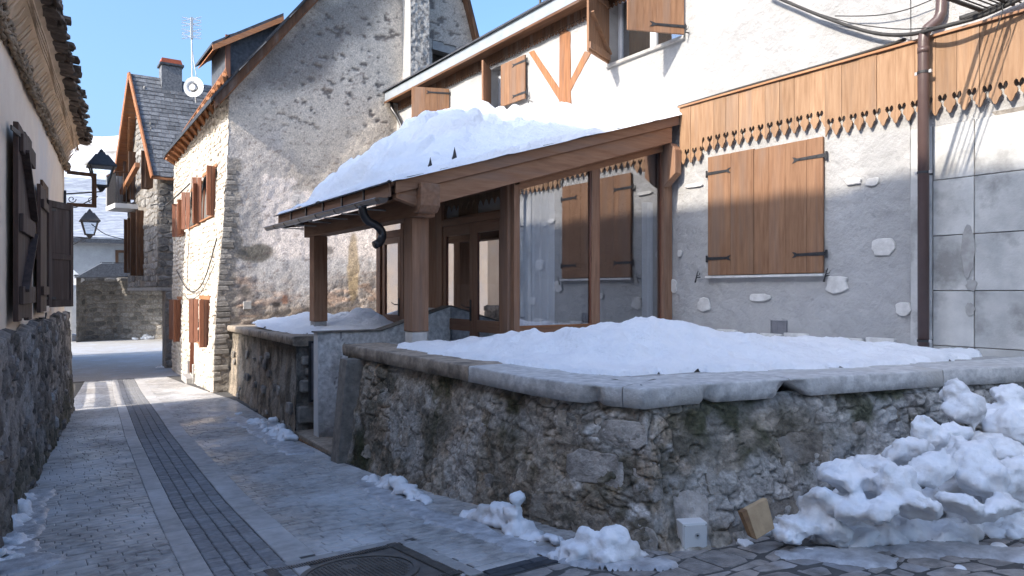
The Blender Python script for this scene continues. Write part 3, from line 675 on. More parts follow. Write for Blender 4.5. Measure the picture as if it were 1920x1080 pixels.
coping('coping_tan', 0, _cs[2], 1, tw); coping('coping', _cs[2], _cs[5]+.1, 2, tw, notch=[(_cs[4]+.22, .07, .02)])
coping('coping', _cs[5]+.1, _cs[9], 3, tw, notch=[(_cs[7]+.22, .07, .03), (_cs[9], .12, .10)]); coping('coping', _cs[9], _cs[11], 4, tw, notch=[(_cs[9]+.02, .17, .11)]); coping('coping', _cs[11], cL, 5, tw)
# inner fill of the terrace (paving under the snow)
fl = MB(); xo, yo = cinw(np.array(_cs), .45)
poly = [(float(a), float(b), CZ-.012) for a, b in zip(xo, yo)]+[(8.4, 7.2, CZ-.012), (3.6, 7.55, CZ-.012)]
fl.prism(poly, (0, 0, -.08)); fl.build('terrace_floor', 'concrete', tw)
bk = MB(); bk.prism([(2.86, 7.62, CZ-CT), (3.5, 7.58, CZ-CT), (3.5, 7.58, -2.2), (2.72, 7.62, -2.2)], (0, -.2, 0)); bk.prism([(3.5, 7.58, -.62), (4.9, 7.5, -.62), (4.9, 7.5, -2.0), (3.5, 7.58, -2.0)], (0, -.2, 0)); bk.build('return_wall', 'mortar', tw)

# ---- far terrace wall
fw = T('far_terrace_wall', 'brown stained terrace wall beyond the steps, joined to the tall gable house', 'wall', (3, 11.5, -1.95))
fp0 = (2.88, 9.40); FL = 6.9
def fz(s): return -.15*s/FL
S, V = np.meshgrid(np.linspace(0, FL, 300), np.linspace(0, 1, 50), indexing='ij')
D = .05*(fbm(S*2, V*3.5, 0, 71, 3)-.5)+.03*(fbm(S*7, V*12, 0, 72, 3)-.5)+.02*(fbm(S*20, V*34, 0, 73, 2)-.5)
f1, ed, rid = voro(S*4.5+.6*fbm(S*3, V*3, 0, 79), V*11+.6*fbm(S*3, V*3, 2, 79), 7); D = D+.02*sst(0, .2, ed)*rid; X = 2.98+.72*S/FL-.10*(1-V)**1.5-D; Yy = 9.42+S; Z = -2.4+(V)*(CZ-.12+fz(S)+2.4)
n1 = fbm(S*3, V*4, 0, 74, 5); n2 = fbm(S*6, V*5, 2, 75, 4)
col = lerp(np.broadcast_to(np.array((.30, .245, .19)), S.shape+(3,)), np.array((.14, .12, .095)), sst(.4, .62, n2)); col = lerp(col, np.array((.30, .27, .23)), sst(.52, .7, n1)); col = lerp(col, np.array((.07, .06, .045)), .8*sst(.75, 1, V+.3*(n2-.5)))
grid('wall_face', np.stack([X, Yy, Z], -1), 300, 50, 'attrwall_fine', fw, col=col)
S, V = np.meshgrid(np.linspace(0, 1.0, 50), np.linspace(0, 1, 60), indexing='ij')
D = .05*(fbm(S*4, V*5, 0, 76, 3)-.5)+.02*(fbm(S*15, V*18, 0, 77, 2)-.5)
Z = -2.15+V*(CZ-.12+2.15); n1 = fbm(S*4, V*5, 0, 78, 4)
col = lerp(np.broadcast_to(np.array((.24, .215, .19)), S.shape+(3,)), np.array((.11, .098, .082)), sst(.42, .62, n1))
grid('end_face', np.stack([2.94+S, 9.42-D+0*S, Z], -1), 50, 60, 'attrwall_fine', fw, col=col)
for (a, b, c, d) in ((.03, .28, -1.34, -1.18), (.0, .22, -1.75, -1.52), (.05, .42, -.98, -.86), (.1, .5, -1.12, -1.02)): MB().box(2.95+a, 2.95+b, 9.36, 9.5, c, d).build('stone', 'stone_gr', fw, bevel=.02)
rubble(lambda s, h, d: (2.97+.72*s/FL-.06*(CZ-h)-d, 9.45+s, h), .1, FL-.1, -2.1, CZ-.35, .15, .2, 'stone_gr', fw, relief=.02, gap=.03, limit=150, seed=33, prob=.13, roundness=.3)
def fcoping(s0, s1, seed):
    prof = [(.6, -.13), (.06, -.13), (.0, -.11), (-.0, -.03), (.01, -.005), (.04, 0), (.3, 0), (.6, 0)]; ns = 40; S = np.linspace(s0, s1, ns); pts = np.zeros((ns, len(prof), 3))
    for j, (d, zz) in enumerate(prof):
        nn = fbm(S*8, np.full(ns, j*1.), 0, 80+seed, 3)-.5
        pts[:, j, 0] = 2.88+.72*S/FL+d+nn*.02*(d < .1); pts[:, j, 1] = 9.36+S; pts[:, j, 2] = CZ+.01+fz(S)+zz+nn*.01*(zz < -.1)
    o = grid('coping_stone', pts, ns, len(prof), 'coping_tan', fw, smooth=False)
    cp = MB()
    for e_ in (0, -1): cp.add([tuple(p) for p in pts[e_]], [tuple(range(len(prof)))])
    cp.build('stone_end', 'coping_tan', o)
fcoping(0, 1.9, 1); fcoping(1.91, 3.9, 2); fcoping(3.91, 7.1, 3)
MB().prism([(3.4, 9.38, CZ), (5.0, 9.38, CZ), (7.6, 11.3, CZ), (7.6, 16.5, CZ-.15), (3.9, 16.5, CZ-.15)], (0, 0, -.1)).build('terrace_floor', 'concrete', fw)

# ---- gate leaf, white stair wall, steps
gt = T('gate_leaf', 'narrow black metal gate frame folded against the end of the far terrace wall', 'gate', (3.2, 9.3, -1.5))
for a, b in (((3.08, 9.3, -.66), (3.08, 9.3, -1.46)), ((3.3, 9.3, -.66), (3.3, 9.3, -1.46))): MB().bar(a, b, .03, .03).build('stile', 'iron', gt)
for z in (-.675, -1.445): MB().bar((3.095, 9.3, z), (3.285, 9.3, z), .028, .028).build('rail', 'iron', gt)
MB().box(3.095, 3.285, 9.305, 9.31, -1.43, -.69).build('sheet', 'grey_metal', gt)
sw = T('stair_wall', 'white rendered parapet between the two terrace walls, rising beside the entrance steps', 'wall', (3.7, 8.85, -1.9))
prof = [(3.02, -1.95), (3.02, -.53), (3.86, -.53), (4.9, -.22), (4.9, -1.95)]
nS = 90; S, V = np.meshgrid(np.linspace(3.02, 4.9, nS), np.linspace(0, 1, 60), indexing='ij')
zt = np.interp(S, [3.02, 3.86, 4.9], [-.53, -.53, -.22]); Z = -1.95+V*(zt+1.95); D = .02*(fbm(S*3, V*3, 0, 90, 3)-.5)-.05*np.exp(-((S-3.3)/.4)**2)*sst(.22, .0, V)
n1 = fbm(S*3, V*3, 0, 91, 5); cr = abs(fbm(S*1.2, V*2.2, 0, 92, 4)-.5)
col = lerp(np.broadcast_to(np.array((.70, .69, .68)), S.shape+(3,)), np.array((.52, .51, .50)), sst(.48, .66, n1)); col = lerp(col, np.array((.20, .18, .16)), .9*sst(.3, .08, V+.25*(n1-.5)));
crx = 3.30+.05*np.sin(V*9)+.02*np.sin(V*31); col = lerp(col, np.array((.12, .11, .11)), .8*(abs(S-crx) < .006)*(V > .35)*1.0)
grid('wall_face', np.stack([S, 8.8+D, Z], -1), nS, 60, 'attrwall', sw, col=col)
MB().prism([(3.02, 8.815, -1.95), (3.02, 8.815, -.53), (3.86, 8.815, -.53), (4.9, 8.815, -.22), (4.9, 8.815, -1.95)], (0, .16, 0)).build('wall_core', 'white_paint', sw)
cp = MB(); cp.prism([(3.0, 8.78, -.53), (3.86, 8.78, -.53), (4.9, 8.78, -.22), (4.9, 8.78, -.205), (3.86, 8.78, -.512), (3.0, 8.78, -.512)], (0, .22, 0)); cp.build('cap', 'stone_gr', sw)
st = T('entrance_steps', 'worn grey stone steps up from the street between the terrace walls', 'steps', (3.2, 8.5, -1.95))
MB().prism([(2.87, 7.62, -2.0), (2.9, 9.38, -2.0), (3.4, 9.38, -2.0), (3.4, 7.6, -2.0)], (0, 0, .17)).build('step', 'coping_tan', st, bevel=.012)
MB().prism([(2.85, 7.64, -2.0), (2.88, 9.36, -2.0), (2.95, 9.36, -2.0), (2.95, 7.64, -2.0)], (0, 0, .115)).build('riser', 'chip_side', st)
for k, (x0, z1) in enumerate(((3.35, -1.66), (3.7, -1.49), (4.05, -1.32), (4.4, -1.26))): MB().box(x0, 4.9 if k == 3 else x0+.42, 7.6, 8.79, -2.1, z1).build('step', 'stone_gr', st, bevel=.01)
for k, (x0, z1) in enumerate(((3.35, -1.66), (3.7, -1.49), (4.05, -1.32), (4.4, -1.26))): MB().box(x0, 4.9 if k == 3 else x0+.42, 8.98, 9.38, -2.1, z1).build('step', 'stone_gr', st, bevel=.01)

# ---- snow on the terraces
def snowfield(name, label, cat, px_edge, ridge_h, amp, group=None, m='snow', x0=3, x1=8, y0=2.3, y1=7.2, step=.035, zb=CZ, fall=.9, inside=None):
    xs = np.arange(x0, x1, step); ys = np.arange(y0, y1, step); X, Y = np.meshgrid(xs, ys, indexing='ij')
    d = inside(X, Y); h = .8*ridge_h(X, Y)*sst(0, fall, d)**.8+.035*sst(0, .06, d)
    h = h*(.75+.55*fbm(X*2.2, Y*2.2, 0, 101, 4))+amp*1.4*(fbm(X*5, Y*5, 0, 102, 4)-.5)*sst(0, .3, d)+.05*(abs(fbm(X*3, Y*3, 0, 104, 3)-.5)-.1)*sst(.1, .5, d)+.012*(fbm(X*22, Y*22, 0, 103, 2)-.5)*sst(0, .1, d)
    Z = zb+np.where(d > 0, h, -.03); kp = (d[:-1, :-1] > -step*1.5)
    o = grid(name, np.stack([X, Y, Z], -1), len(xs), len(ys), m, None, kp); tag(o, label, cat, group); return setcenter(o)
edge = [CPt(745, 651), CPt(830, 668), CPt(950, 681), CPt(1080, 700), CPt(1160, 703), CPt(1300, 696), CPt(1410, 697), CPt(1500, 692), CPt(1640, 687), CPt(1760, 679), CPt(1830, 668)]
ex = [p[0] for p in edge]; ey = [p[1] for p in edge]
ep = edge+[(7.6, 3.3), (7.6, 7.15), (4.9, 7.15), (3.9, 7.3), (3.5, 7.3)]
def inside_poly(P):
    def f(X, Y):
        X = X+.09*(fbm(X*5, Y*5, 0, 110, 3)-.5)*2; Y = Y+.10*(fbm(X*7, Y*7, 0, 111, 3)-.5)*2; ins = np.zeros(X.shape, bool); dm = np.full(X.shape, 9.)
        n = len(P)
        for i in range(n):
            (ax, ay), (bx, by) = P[i], P[(i+1) % n]
            c = ((ay > Y) != (by > Y)) & (X < (bx-ax)*(Y-ay)/((by-ay) or 1e-9)+ax); ins ^= c
            t = np.clip(((X-ax)*(bx-ax)+(Y-ay)*(by-ay))/((bx-ax)**2+(by-ay)**2+1e-9), 0, 1); dm = np.minimum(dm, np.hypot(X-ax-t*(bx-ax), Y-ay-t*(by-ay)))
        return np.where(ins, dm, -dm)
    return f
def rh(X, Y):
    H = np.interp(X, [3.2, 3.6, 3.85, 4.05, 4.25, 4.55, 4.9, 5.2, 5.6, 6.2, 6.9, 7.5], [.03, .07, .16, .30, .28, .34, .33, .23, .13, .09, .07, .03])
    yr = np.interp(X, [3.3, 4.1, 4.6, 5.2, 6, 7.5], [6.3, 5.0, 4.8, 4.4, 4.2, 4.0]); return .02+H*np.exp(-((Y-yr)/1.15)**2)
def _inside(X, Y):
    a = inside_poly(ep)(X, Y); b = 7.6-X; c = 7.2-Y; return np.where((b < .2) | (c < .2), np.where(a > 0, np.maximum(a, .2), a), a)
snowfield('snow_bank', 'broad white snow bank lying on the near terrace in front of the glazed porch', 'snow', None, rh, .085, inside=_inside)
ep2 = [(3.2, 10.2), (3.45, 13.0), (3.75, 14.6), (4.6, 15.4), (5.2, 14.8), (5.0, 9.9), (3.6, 9.75)]
def rh2(X, Y): return .20*np.exp(-((Y-11.9)/1.0)**2)*np.exp(-((X-3.9)/.9)**2)+.24*np.exp(-((X-4.6)/.45)**2)*np.exp(-((Y-10.9)/.6)**2)+.05
snowfield('snow_bank', 'smaller snow mounds on the far terrace around the back porch post', 'snow', None, rh2, .06, x0=3, x1=5.3, y0=9.5, y1=14.9, inside=inside_poly(ep2), fall=.5)
# ================================================================ WHITE HOUSE (facade at X = 7.6)
FX = 7.6
wh = T('white_house', 'long white rendered house with carved wooden valances and pine shutters', 'house', (7.6, 6, -1.6))
holes = [(7.0, 8.53, 3.55, 4.62), (11.5, 12.02, 3.47, 4.36), (13.75, 14.6, 3.47, 4.36)]
ys = np.unique(np.round(np.concatenate([np.arange(3.88, 16.44, .07), [3.88]]+[[a, b] for a, b, _, _ in holes]), 4)); zs = np.unique(np.round(np.concatenate([np.arange(-1.4, 4.88, .07)]+[[c, d] for _, _, c, d in holes]), 4))
def facade_grid(ys, zs, m, nm, hl):
    Y, Z = np.meshgrid(ys, zs, indexing='ij'); D = .016*(fbm(Y*1.7, Z*1.7, 0, 120, 3)-.5)*2+.007*(fbm(Y*8, Z*8, 0, 121, 3)-.5)*2
    for a, b, c, d in hl:
        e = np.maximum(np.maximum(a-Y, Y-b), np.maximum(c-Z, Z-d)); D *= sst(0, .12, np.maximum(e, 0))
    Yc = (Y[:-1, :-1]+Y[1:, 1:])/2; Zc = (Z[:-1, :-1]+Z[1:, 1:])/2; kp = np.ones(Yc.shape, bool)
    for a, b, c, d in hl: kp &= ~((Yc > a) & (Yc < b) & (Zc > c) & (Zc < d))
    return grid(nm, np.stack([FX-D, Y, Z], -1), len(ys), len(zs), m, wh, kp)
facade_grid(ys, zs, 'facade', 'wall', holes)
ys2 = np.arange(-6, 3.89, .07); facade_grid(ys2, np.arange(1.66, 4.9, .07), 'facade', 'wall', [])
MB().box(7.95, 14, -6, 16.2, -1.5, 4.9).build('wall_core', 'facade', wh)
# block work on the right, with recessed joints
MB().box(7.61, 7.7, -6, 3.88, -1.4, 1.7).build('block_bedding', 'mortar', wh)
MB().box(7.585, 7.612, 3.66, 3.872, -1.0, 1.66).build('corner_strip', 'blockwall', wh, bevel=.004)
zj = [-1.1, -.55, 0, .55, 1.11, 1.66]; yj = [3.655]+[3.27-.6*k for k in range(9)]
rj = random.Random(2)
for i in range(len(zj)-1):
    for k in range(len(yj)-1):
        MB().box(7.592+rj.uniform(-.003, .003), 7.615, yj[k+1]+.004, yj[k]-.004, zj[i]+.004, zj[i+1]-.004).build('block', 'blockwall', wh, bevel=.004)
# repair patches on the block wall
def blob(cy, cz, ry, rz, m, nm, parent, d0=.0, th=.012, n=18, seed=0, X=FX):
    r = random.Random(seed); P = [(X-d0, cy+ry*math.cos(2*math.pi*k/n)*r.uniform(.8, 1.15), cz+rz*math.sin(2*math.pi*k/n)*r.uniform(.85, 1.12)) for k in range(n)]
    MB().prism(P, (-th, 0, 0)).build(nm, m, parent, bevel=.003)
for i, (x, y, ry, rz) in enumerate(((1815, 470, .06, .26), (1819, 580, .045, .07), (1822, 535, .05, .06))):
    p = onX(x, y, 7.585); blob(p[1], p[2], ry, rz, 'concrete', 'mortar_patch', wh, .008, .006, seed=i, X=7.595)
# bare stones left showing in the render
def facade_stone(x, y, w, h, seed, lbl=None):
    p = onX(x, y, 7.58); r = random.Random(seed); sc = p[0]/(ray(x, y)[0])/1350
    # width on the picture w px -> metres along Y
    p0 = onX(x-w/2, y, 7.58); p1 = onX(x+w/2, y, 7.58); hw = abs(p0[1]-p1[1])/2; hh = h/2*sc; n = 13; P = []
    for k in range(n):
        a = 2*math.pi*k/n+r.uniform(-.15, .15); c, s = math.cos(a), math.sin(a); q = 2/3.2
        P.append((7.60, p[1]+hw*abs(c)**q*(1 if c > 0 else -1)*r.uniform(.72, 1.1), p[2]+hh*abs(s)**q*(1 if s > 0 else -1)*r.uniform(.85, 1.08)))
    MB().prism(P, (-.022-r.uniform(0, .01), 0, 0)).build('bare_stone', 'white_stone', wh, bevel=.006)
for i, a in enumerate(((1655, 463, 46, 34), (1568, 533, 46, 34), (1425, 558, 38, 16), (1320, 571, 24, 26), (1693, 579, 32, 28), (1263, 536, 12, 26), (1274, 475, 9, 14), (1600, 340, 34, 14), (1636, 341, 26, 16), (1300, 348, 34, 7))): facade_stone(*a, seed=i+3)
for i, (y, z) in enumerate([(6.9-.34*k, -.545+.02*(k % 3)) for k in range(9)]): MB().box(7.545, 7.61, y-.16, y+.155, -.75, z).build('base_stone', 'white_stone', wh, bevel=.01)
# window openings
def opening(a, b, c, d, frame, depth=.28, mull=True, sill=True):
    rv = MB()
    for poly in ([(FX, a, c), (FX, b, c), (FX+depth, b, c), (FX+depth, a, c)], [(FX, a, d), (FX, b, d), (FX+depth, b, d), (FX+depth, a, d)], [(FX, a, c), (FX, a, d), (FX+depth, a, d), (FX+depth, a, c)], [(FX, b, c), (FX, b, d), (FX+depth, b, d), (FX+depth, b, c)]): rv.add(poly, [(0, 1, 2, 3)])
    wn = rv.build('window', 'facade', wh); X0, X1 = FX+depth-.1, FX+depth-.04; f = .07
    def fb(y0, y1, z0, z1, nm='frame'): MB().box(X0, X1, y0, y1, z0, z1).build(nm, frame, wn, bevel=.006)
    fb(a, b, c, c+f); fb(a, b, d-f, d); fb(a, a+f, c+f, d-f); fb(b-f, b, c+f, d-f)
    if mull: fb((a+b)/2-.06, (a+b)/2+.06, c+f, d-f, 'mullion')
    MB().box(X0+.03, X0+.035, a+f, b-f, c+f, d-f).build('pane', 'glass', wn)
    if sill: MB().box(FX-.05, FX+depth-.1, a-.05, b+.05, c-.05, c).build('sill', 'concrete', wn, bevel=.006)
    MB().box(X1+.001, X1+.4, a, b, c, d).build('room_dark', 'interior', wn)
opening(*holes[0], 'pvc'); opening(*holes[1], 'pvc', mull=False); opening(*holes[2], 'pvc', mull=False)
# eaves: zinc faced edge, trim, gutter lip, roof
Ye, Yn = 16.35, -6
MB().box(7.27, 7.30, Yn, Ye, 4.60, 4.84).build('eaves_board', 'zinc_lt', wh)
MB().prism([(7.22, Yn, 4.845), (7.22, Yn, 4.875), (12, Yn, 7.1), (12, Yn, 7.07)], (0, Ye-Yn+.05, 0)).build('roof', 'slate', wh)
for k in range(12):
    y0 = Ye-k*1.5; MB().box(7.255, 7.268, y0-1.49, y0, 4.575, 4.62).build('trim_strip', 'brown_y', wh)
MB().box(7.30, 7.6, Yn, Ye, 4.62, 4.64).build('soffit', 'brown_y', wh)
MB().box(7.3, 7.62, Ye-.03, Ye, 4.60, 4.85).build('eaves_end', 'zinc_lt', wh)
MB().tube([(7.42, 16.28, 4.62), (7.42, 16.26, 4.45), (7.48, 16.1, 4.25), (7.5, 15.9, 4.0), (7.5, 15.85, 3.6)], .045, 8).build('downpipe_bend', 'dark_gutter', wh, smooth=True)
# timber bracing
tb = MB()
MB().prism([onX(1048, 218, 7.585), onX(1070, 218, 7.585), onX(1069, 60, 7.585), onX(1049, 52, 7.585)], (.03, 0, 0)).build('timber_post', 'timber', wh, bevel=.005)
MB().prism([onX(1048, 166, 7.587), onX(1048, 188, 7.587), onX(991, 98, 7.587), onX(1001, 94, 7.587)], (.03, 0, 0)).build('timber_brace', 'timber', wh, bevel=.005)
MB().prism([onX(1069, 172, 7.587), onX(1069, 150, 7.587), onX(1096, 96, 7.587), onX(1108, 98, 7.587)], (.03, 0, 0)).build('timber_brace', 'timber', wh, bevel=.005)
# carved valances
def valance(parent, y_hi, y_lo, zt, tip, pitch, bw, X, m, H=.17, th=.02, ztop=None):
    """boards from y_hi down to y_lo; every board is one piece with its own carved end"""
    prof = [(-.5, .78), (-.42, .93), (-.32, 1.0), (-.22, .95), (-.17, .82), (-.22, .70), (-.36, .62), (-.42, .50), (-.38, .38), (-.26, .30), (-.20, .20), (-.10, .05), (0, 0), (.10, .05), (.20, .20), (.26, .30), (.38, .38), (.42, .50), (.36, .62), (.22, .70), (.17, .82), (.22, .95), (.32, 1.0), (.42, .93)]
    n = int((y_hi-y_lo)/pitch)+4; W = [((j+.5+u)*pitch, h) for j in range(n) for u, h in prof]
    k = 0
    while y_hi-(k+1)*bw > y_lo:
        a, b = k*bw, (k+1)*bw; tp = tip(y_hi-(a+b)/2); g = .0018
        pts = [(w, h) for w, h in W if a+1e-6 < w < b-1e-6]
        def edge(c): return min(W, key=lambda q: abs(q[0]-c))[1]
        P = [(a+g, edge(a))]+[(min(max(w, a+g), b-g), h) for w, h in pts]+[(b-g, edge(b))]
        poly = [(X, y_hi-a-g, zt)]+[(X, y_hi-w, tp+h*H) for w, h in P]+[(X, y_hi-b+g, zt)]
        o = MB().prism(poly, (th, 0, 0)).build('valance_board', m, parent); o.location.x = random.uniform(-.004, .004)
        k += 1
vl = T('carved_valance', 'long valance of vertical pine boards with carved drop tips above the ground floor shutters', 'valance', (7.56, 4.5, 1.75))
tipf = lambda y: 1.862 if 4.80 < y < 6.52 else 1.75
valance(vl, 7.0, -2.0, 2.535, tipf, .1333, .20, 7.535, 'pine_z', H=.20)
vl2_prof = None
MB().box(7.505, 7.60, -2, 7.0, 2.537, 2.56).build('cap_strip', 'pine_y', vl)
for i, (x, y) in enumerate(((1733, 290), (1643, 160), (1560, 170))): pass
ve = T('eaves_valance', 'dark brown board valance with small carved fringe close under the eaves', 'valance', (7.56, 12, 4.4))
valance(ve, 16.2, 5.0, 4.64, lambda y: 4.40, .09, .18, 7.55, 'brown_z', H=.075, th=.018)
# shutters -------------------------------------------------------------
def shutter(name, label, A, B, z0, z1, m='shut_z', th=.035, n=3, group=None, straps=(.14, .86), strap_side='out', zbrace=False, batten=False, strap_len=.62, X_out=None):
    """A = hinge (x,y), B = free edge (x,y); planks as parts"""
    A = Vector((A[0], A[1], 0)); B = Vector((B[0], B[1], 0)); d = (B-A); W = d.length; d.normalize(); nrm = Vector((d.y, -d.x, 0))
    if nrm.dot(Vector((-A.x, -A.y, 0))) < 0: nrm = -nrm      # towards the street and the camera
    t = T(name, label, 'shutter', (A.x, A.y, z0), group)
    def P(s, z, q): v = A+d*s+nrm*q; return (v.x, v.y, z)
    def brd(s0, s1, za, zb, q0, q1, nm, mm=m, bev=.003): return MB().hexa([P(s0, za, q0), P(s1, za, q0), P(s1, za, q1), P(s0, za, q1), P(s0, zb, q0), P(s1, zb, q0), P(s1, zb, q1), P(s0, zb, q1)]).build(nm, mm, t, bevel=bev)
    cuts = [0]+sorted([W*(i+1)/n+random.uniform(-.03, .03) for i in range(n-1)])+[W]
    for a, b in zip(cuts, cuts[1:]): brd(a+.0012, b-.0012, z0, z1, 0, th, 'plank')
    H = z1-z0
    for sgn in straps:
        z = z0+H*sgn; o = th if strap_side == 'out' else 0; e = .006; L = W*strap_len
        poly = [(-.03, -.021), (L*.84, -.016), (L*.90, -.028), (L, -.036), (L*.94, -.01), (L*.93, 0), (L*.94, .01), (L, .036), (L*.90, .028), (L*.84, .016), (-.03, .021)]
        MB().prism([P(a, z+b, o+.001) for a, b in poly], tuple(nrm*e)).build('strap_hinge', 'iron', t)
        for q in (.2, .5, .75): v = P(L*q, z, o+.007); MB().tube([v, tuple(Vector(v)+nrm*.006)], .008, 6).build('bolt', 'iron', t)
        MB().tube([P(-.035, z-.045, th*.5), P(-.035, z+.045, th*.5)], .014, 7).build('pintle', 'iron', t)
    if zbrace:
        for zz in (z0+.04, z1-.14): brd(.01, W-.01, zz, zz+.1, th, th+.028, 'ledge')
        mz_ = (z0+z1)/2; MB().bar(P(.03, z0+.13, th+.014), P(W-.05, mz_+.1, th+.014), .026, .09, up=tuple(nrm)).build('brace', m, t)
    return t, P, brd, W
# ground floor pair, closed
shutter('pine_shutter', 'narrower left leaf of the closed pine shutters under the carved valance', (7.585, 6.515), (7.585, 5.785), .205, 1.78, n=2, strap_len=.52)
shutter('pine_shutter', 'wider right leaf of the closed pine shutters under the carved valance', (7.585, 4.84), (7.585, 5.778), .205, 1.765, n=4, strap_len=.42)
sb = MB(); sb.box(7.52, 7.60, 4.82, 6.54, .165, .195); tag(setcenter(sb.build('shutter_sill', 'white_stone', bevel=.005)), 'thin ragged stone sill under the closed pine shutters', 'sill')
# upper window pair
shutter('pine_shutter', 'open leaf standing out at the left of the big upper window, braced inner face seen', (7.585, 8.56), (6.92, 8.27), 3.57, 4.56, n=3, zbrace=True, straps=())
shutter('pine_shutter', 'half open leaf at the right of the big upper window, plank face outwards', (7.585, 6.98), (6.80, 7.28), 3.56, 4.60, n=4, straps=(.10,), strap_len=.62)
shutter('pine_shutter', 'leaf lying flat on the wall right of the small eaves window, two iron straps', (7.555, 10.74), (7.53, 11.5), 3.50, 4.30, n=3, strap_len=.5)
shutter('pine_shutter', 'leaf seen edge on at the left of the small eaves window', (7.585, 12.04), (7.13, 11.6), 3.48, 4.36, n=3, straps=())
shutter('pine_shutter', 'half open leaf of the furthest eaves window, just above the roof snow', (7.585, 13.68), (6.83, 13.97), 3.35, 4.36, n=3, straps=(.9,))
shutter('pine_shutter', 'shaded leaf at the far left end of the white house', (7.57, 14.65), (7.55, 15.25), 3.35, 4.3, n=3, straps=())
# shutter hooks
def hook(x, y, s, label):
    p = onX(x, y, 7.6); t = MB(); Y, Z = p[1], p[2]
    t.tube([(7.6, Y, Z), (7.53, Y, Z), (7.52, Y-.01, Z-.01*s)], .008, 6); t.tube([(7.525, Y+.02, Z-.07), (7.525, Y, Z), (7.525, Y-.015, Z+.05), (7.525, Y-.03, Z+.085)], [.012, .008, .007, .004], 6)
    t.tube([(7.525, Y, Z+.02), (7.525, Y-.05, Z+.03), (7.525, Y-.06, Z+.06)], [.006, .005, .003], 5)
    tag(setcenter(t.build('shutter_dog', 'iron')), label, 'shutter dog')
hook(1313, 520, 1, 'iron shutter dog left of the closed pine shutters'); hook(1555, 517, 1, 'iron shutter dog above a bare white stone, right of the closed pine shutters')
hook(1292, 62, 1, 'iron shutter dog right of the big upper window'); hook(998, 190, 1, 'small iron shutter dog right of the small eaves window')
# ventilation grille
gp = onX(1461, 617, 7.59); gv = T('vent_grille', 'small square grey metal ventilation grille low on the white facade', 'vent', (7.59, gp[1], gp[2]-.11))
a, b = onX(1446, 617, 7.59)[1], onX(1476, 617, 7.59)[1]; zc = gp[2]; hz = .105
MB().box(7.585, 7.60, b, a, zc-hz, zc+hz).build('back_plate', 'grey_metal', gv)
for i in range(2):
    for j in range(5):
        y0 = b+(a-b)*(.12+.44*i); MB().box(7.576, 7.584, y0, y0+(a-b)*.32, zc-hz*.8+j*hz*.34, zc-hz*.8+j*hz*.34+.012).build('louvre', 'grey_metal', gv)
for z0, z1, y0, y1 in ((zc-hz, zc+hz, b, b+.012), (zc-hz, zc+hz, a-.012, a), (zc+hz-.012, zc+hz, b+.013, a-.013), (zc-hz, zc-hz+.012, b+.013, a-.013)): MB().box(7.574, 7.584, y0, y1, z0, z1).build('rim', 'grey_metal', gv)
# downpipe
dy = 3.665; dp = T('downpipe', 'brown metal rainwater downpipe with an offset bend crossing the carved valance', 'downpipe', (7.45, dy, -.7))
xo_ = 7.43
def arc(p): return p
MB().tube([(xo_, dy, -.68), (xo_, dy, 2.48), (xo_+.005, dy-.005, 2.56), (xo_+.03, dy-.03, 2.62), (xo_+.09, dy-.09, 2.69), (xo_+.11, dy-.115, 2.76), (xo_+.115, dy-.12, 2.9), (xo_+.115, dy-.12, 4.6)], .052, 18).build('pipe', 'pipe', dp, smooth=True)
for z, x, y in ((-.50, xo_, dy), (1.18, xo_, dy), (2.18, xo_, dy), (2.98, xo_+.115, dy-.12)):
    MB().tube([(x, y, z-.012), (x, y, z+.012)], .058, 18).build('clamp', 'iron', dp); MB().box(x, 7.6, y-.008, y+.008, z-.01, z+.01).build('clamp_arm', 'iron', dp)
    for q in (-.068, .068): MB().box(x-.012, x+.012, y+q-.012, y+q+.012, z-.015, z+.015).build('clamp_screw', 'alu', dp)
for z in (2.40,): MB().tube([(xo_, dy, z-.03), (xo_, dy, z+.03)], .0555, 18).build('collar', 'pipe', dp, smooth=True)
# cables
def cable(pts, r, label, nm='cable', n=6, sag=0):
    o = MB().tube(pts, r, n).build(nm, 'cable', smooth=True); return tag(setcenter(o), label, 'cable')
def smoothpath(P, k=6):
    out = []
    for i in range(len(P)-1):
        p0 = P[max(i-1, 0)]; p1 = P[i]; p2 = P[i+1]; p3 = P[min(i+2, len(P)-1)]
        for j in range(k):
            t = j/k; out.append(tuple(.5*((2*b)+(-a+c)*t+(2*a-5*b+4*c-d)*t*t+(-a+3*b-3*c+d)*t**3) for a, b, c, d in zip(p0, p1, p2, p3)))
    return out+[tuple(P[-1])]
cable(smoothpath([(7.56, 7.05, 2.57), (7.56, 6, 2.585), (7.55, 5, 2.58), (7.55, 4.2, 2.59), (7.54, 3.9, 2.60)]), .019, 'thick black cable clipped along the top of the carved valance')
cable(smoothpath([onX(1440, -12, 7.5), onX(1535, 28, 7.5), onX(1630, 60, 7.5), onX(1700, 65, 7.47), onX(1760, 52, 7.33), onX(1840, 30, 7.36), onX(1925, -8, 7.36), onX(2050, -70, 7.36)]), .021, 'thick sagging black cable passing in front of the downpipe bend')
cable(smoothpath([onX(1530, 24, 7.52), onX(1600, 44, 7.52), onX(1680, 54, 7.5), onX(1740, 52, 7.34), onX(1800, 40, 7.33), onX(1925, -16, 7.33)]), .006, 'thin wire tied above the sagging thick cable')
cable(smoothpath([onX(1566, 30, 7.5), onX(1640, 29, 7.5), onX(1700, 18, 7.5), onX(1760, -6, 7.5)]), .006, 'thin wire looping up the white facade left of the downpipe')
cable(smoothpath([onX(1800, 36, 7.45), onX(1870, 12, 7.5), onX(1930, -14, 7.5)]), .03, 'grey conduit rising to the top right corner')
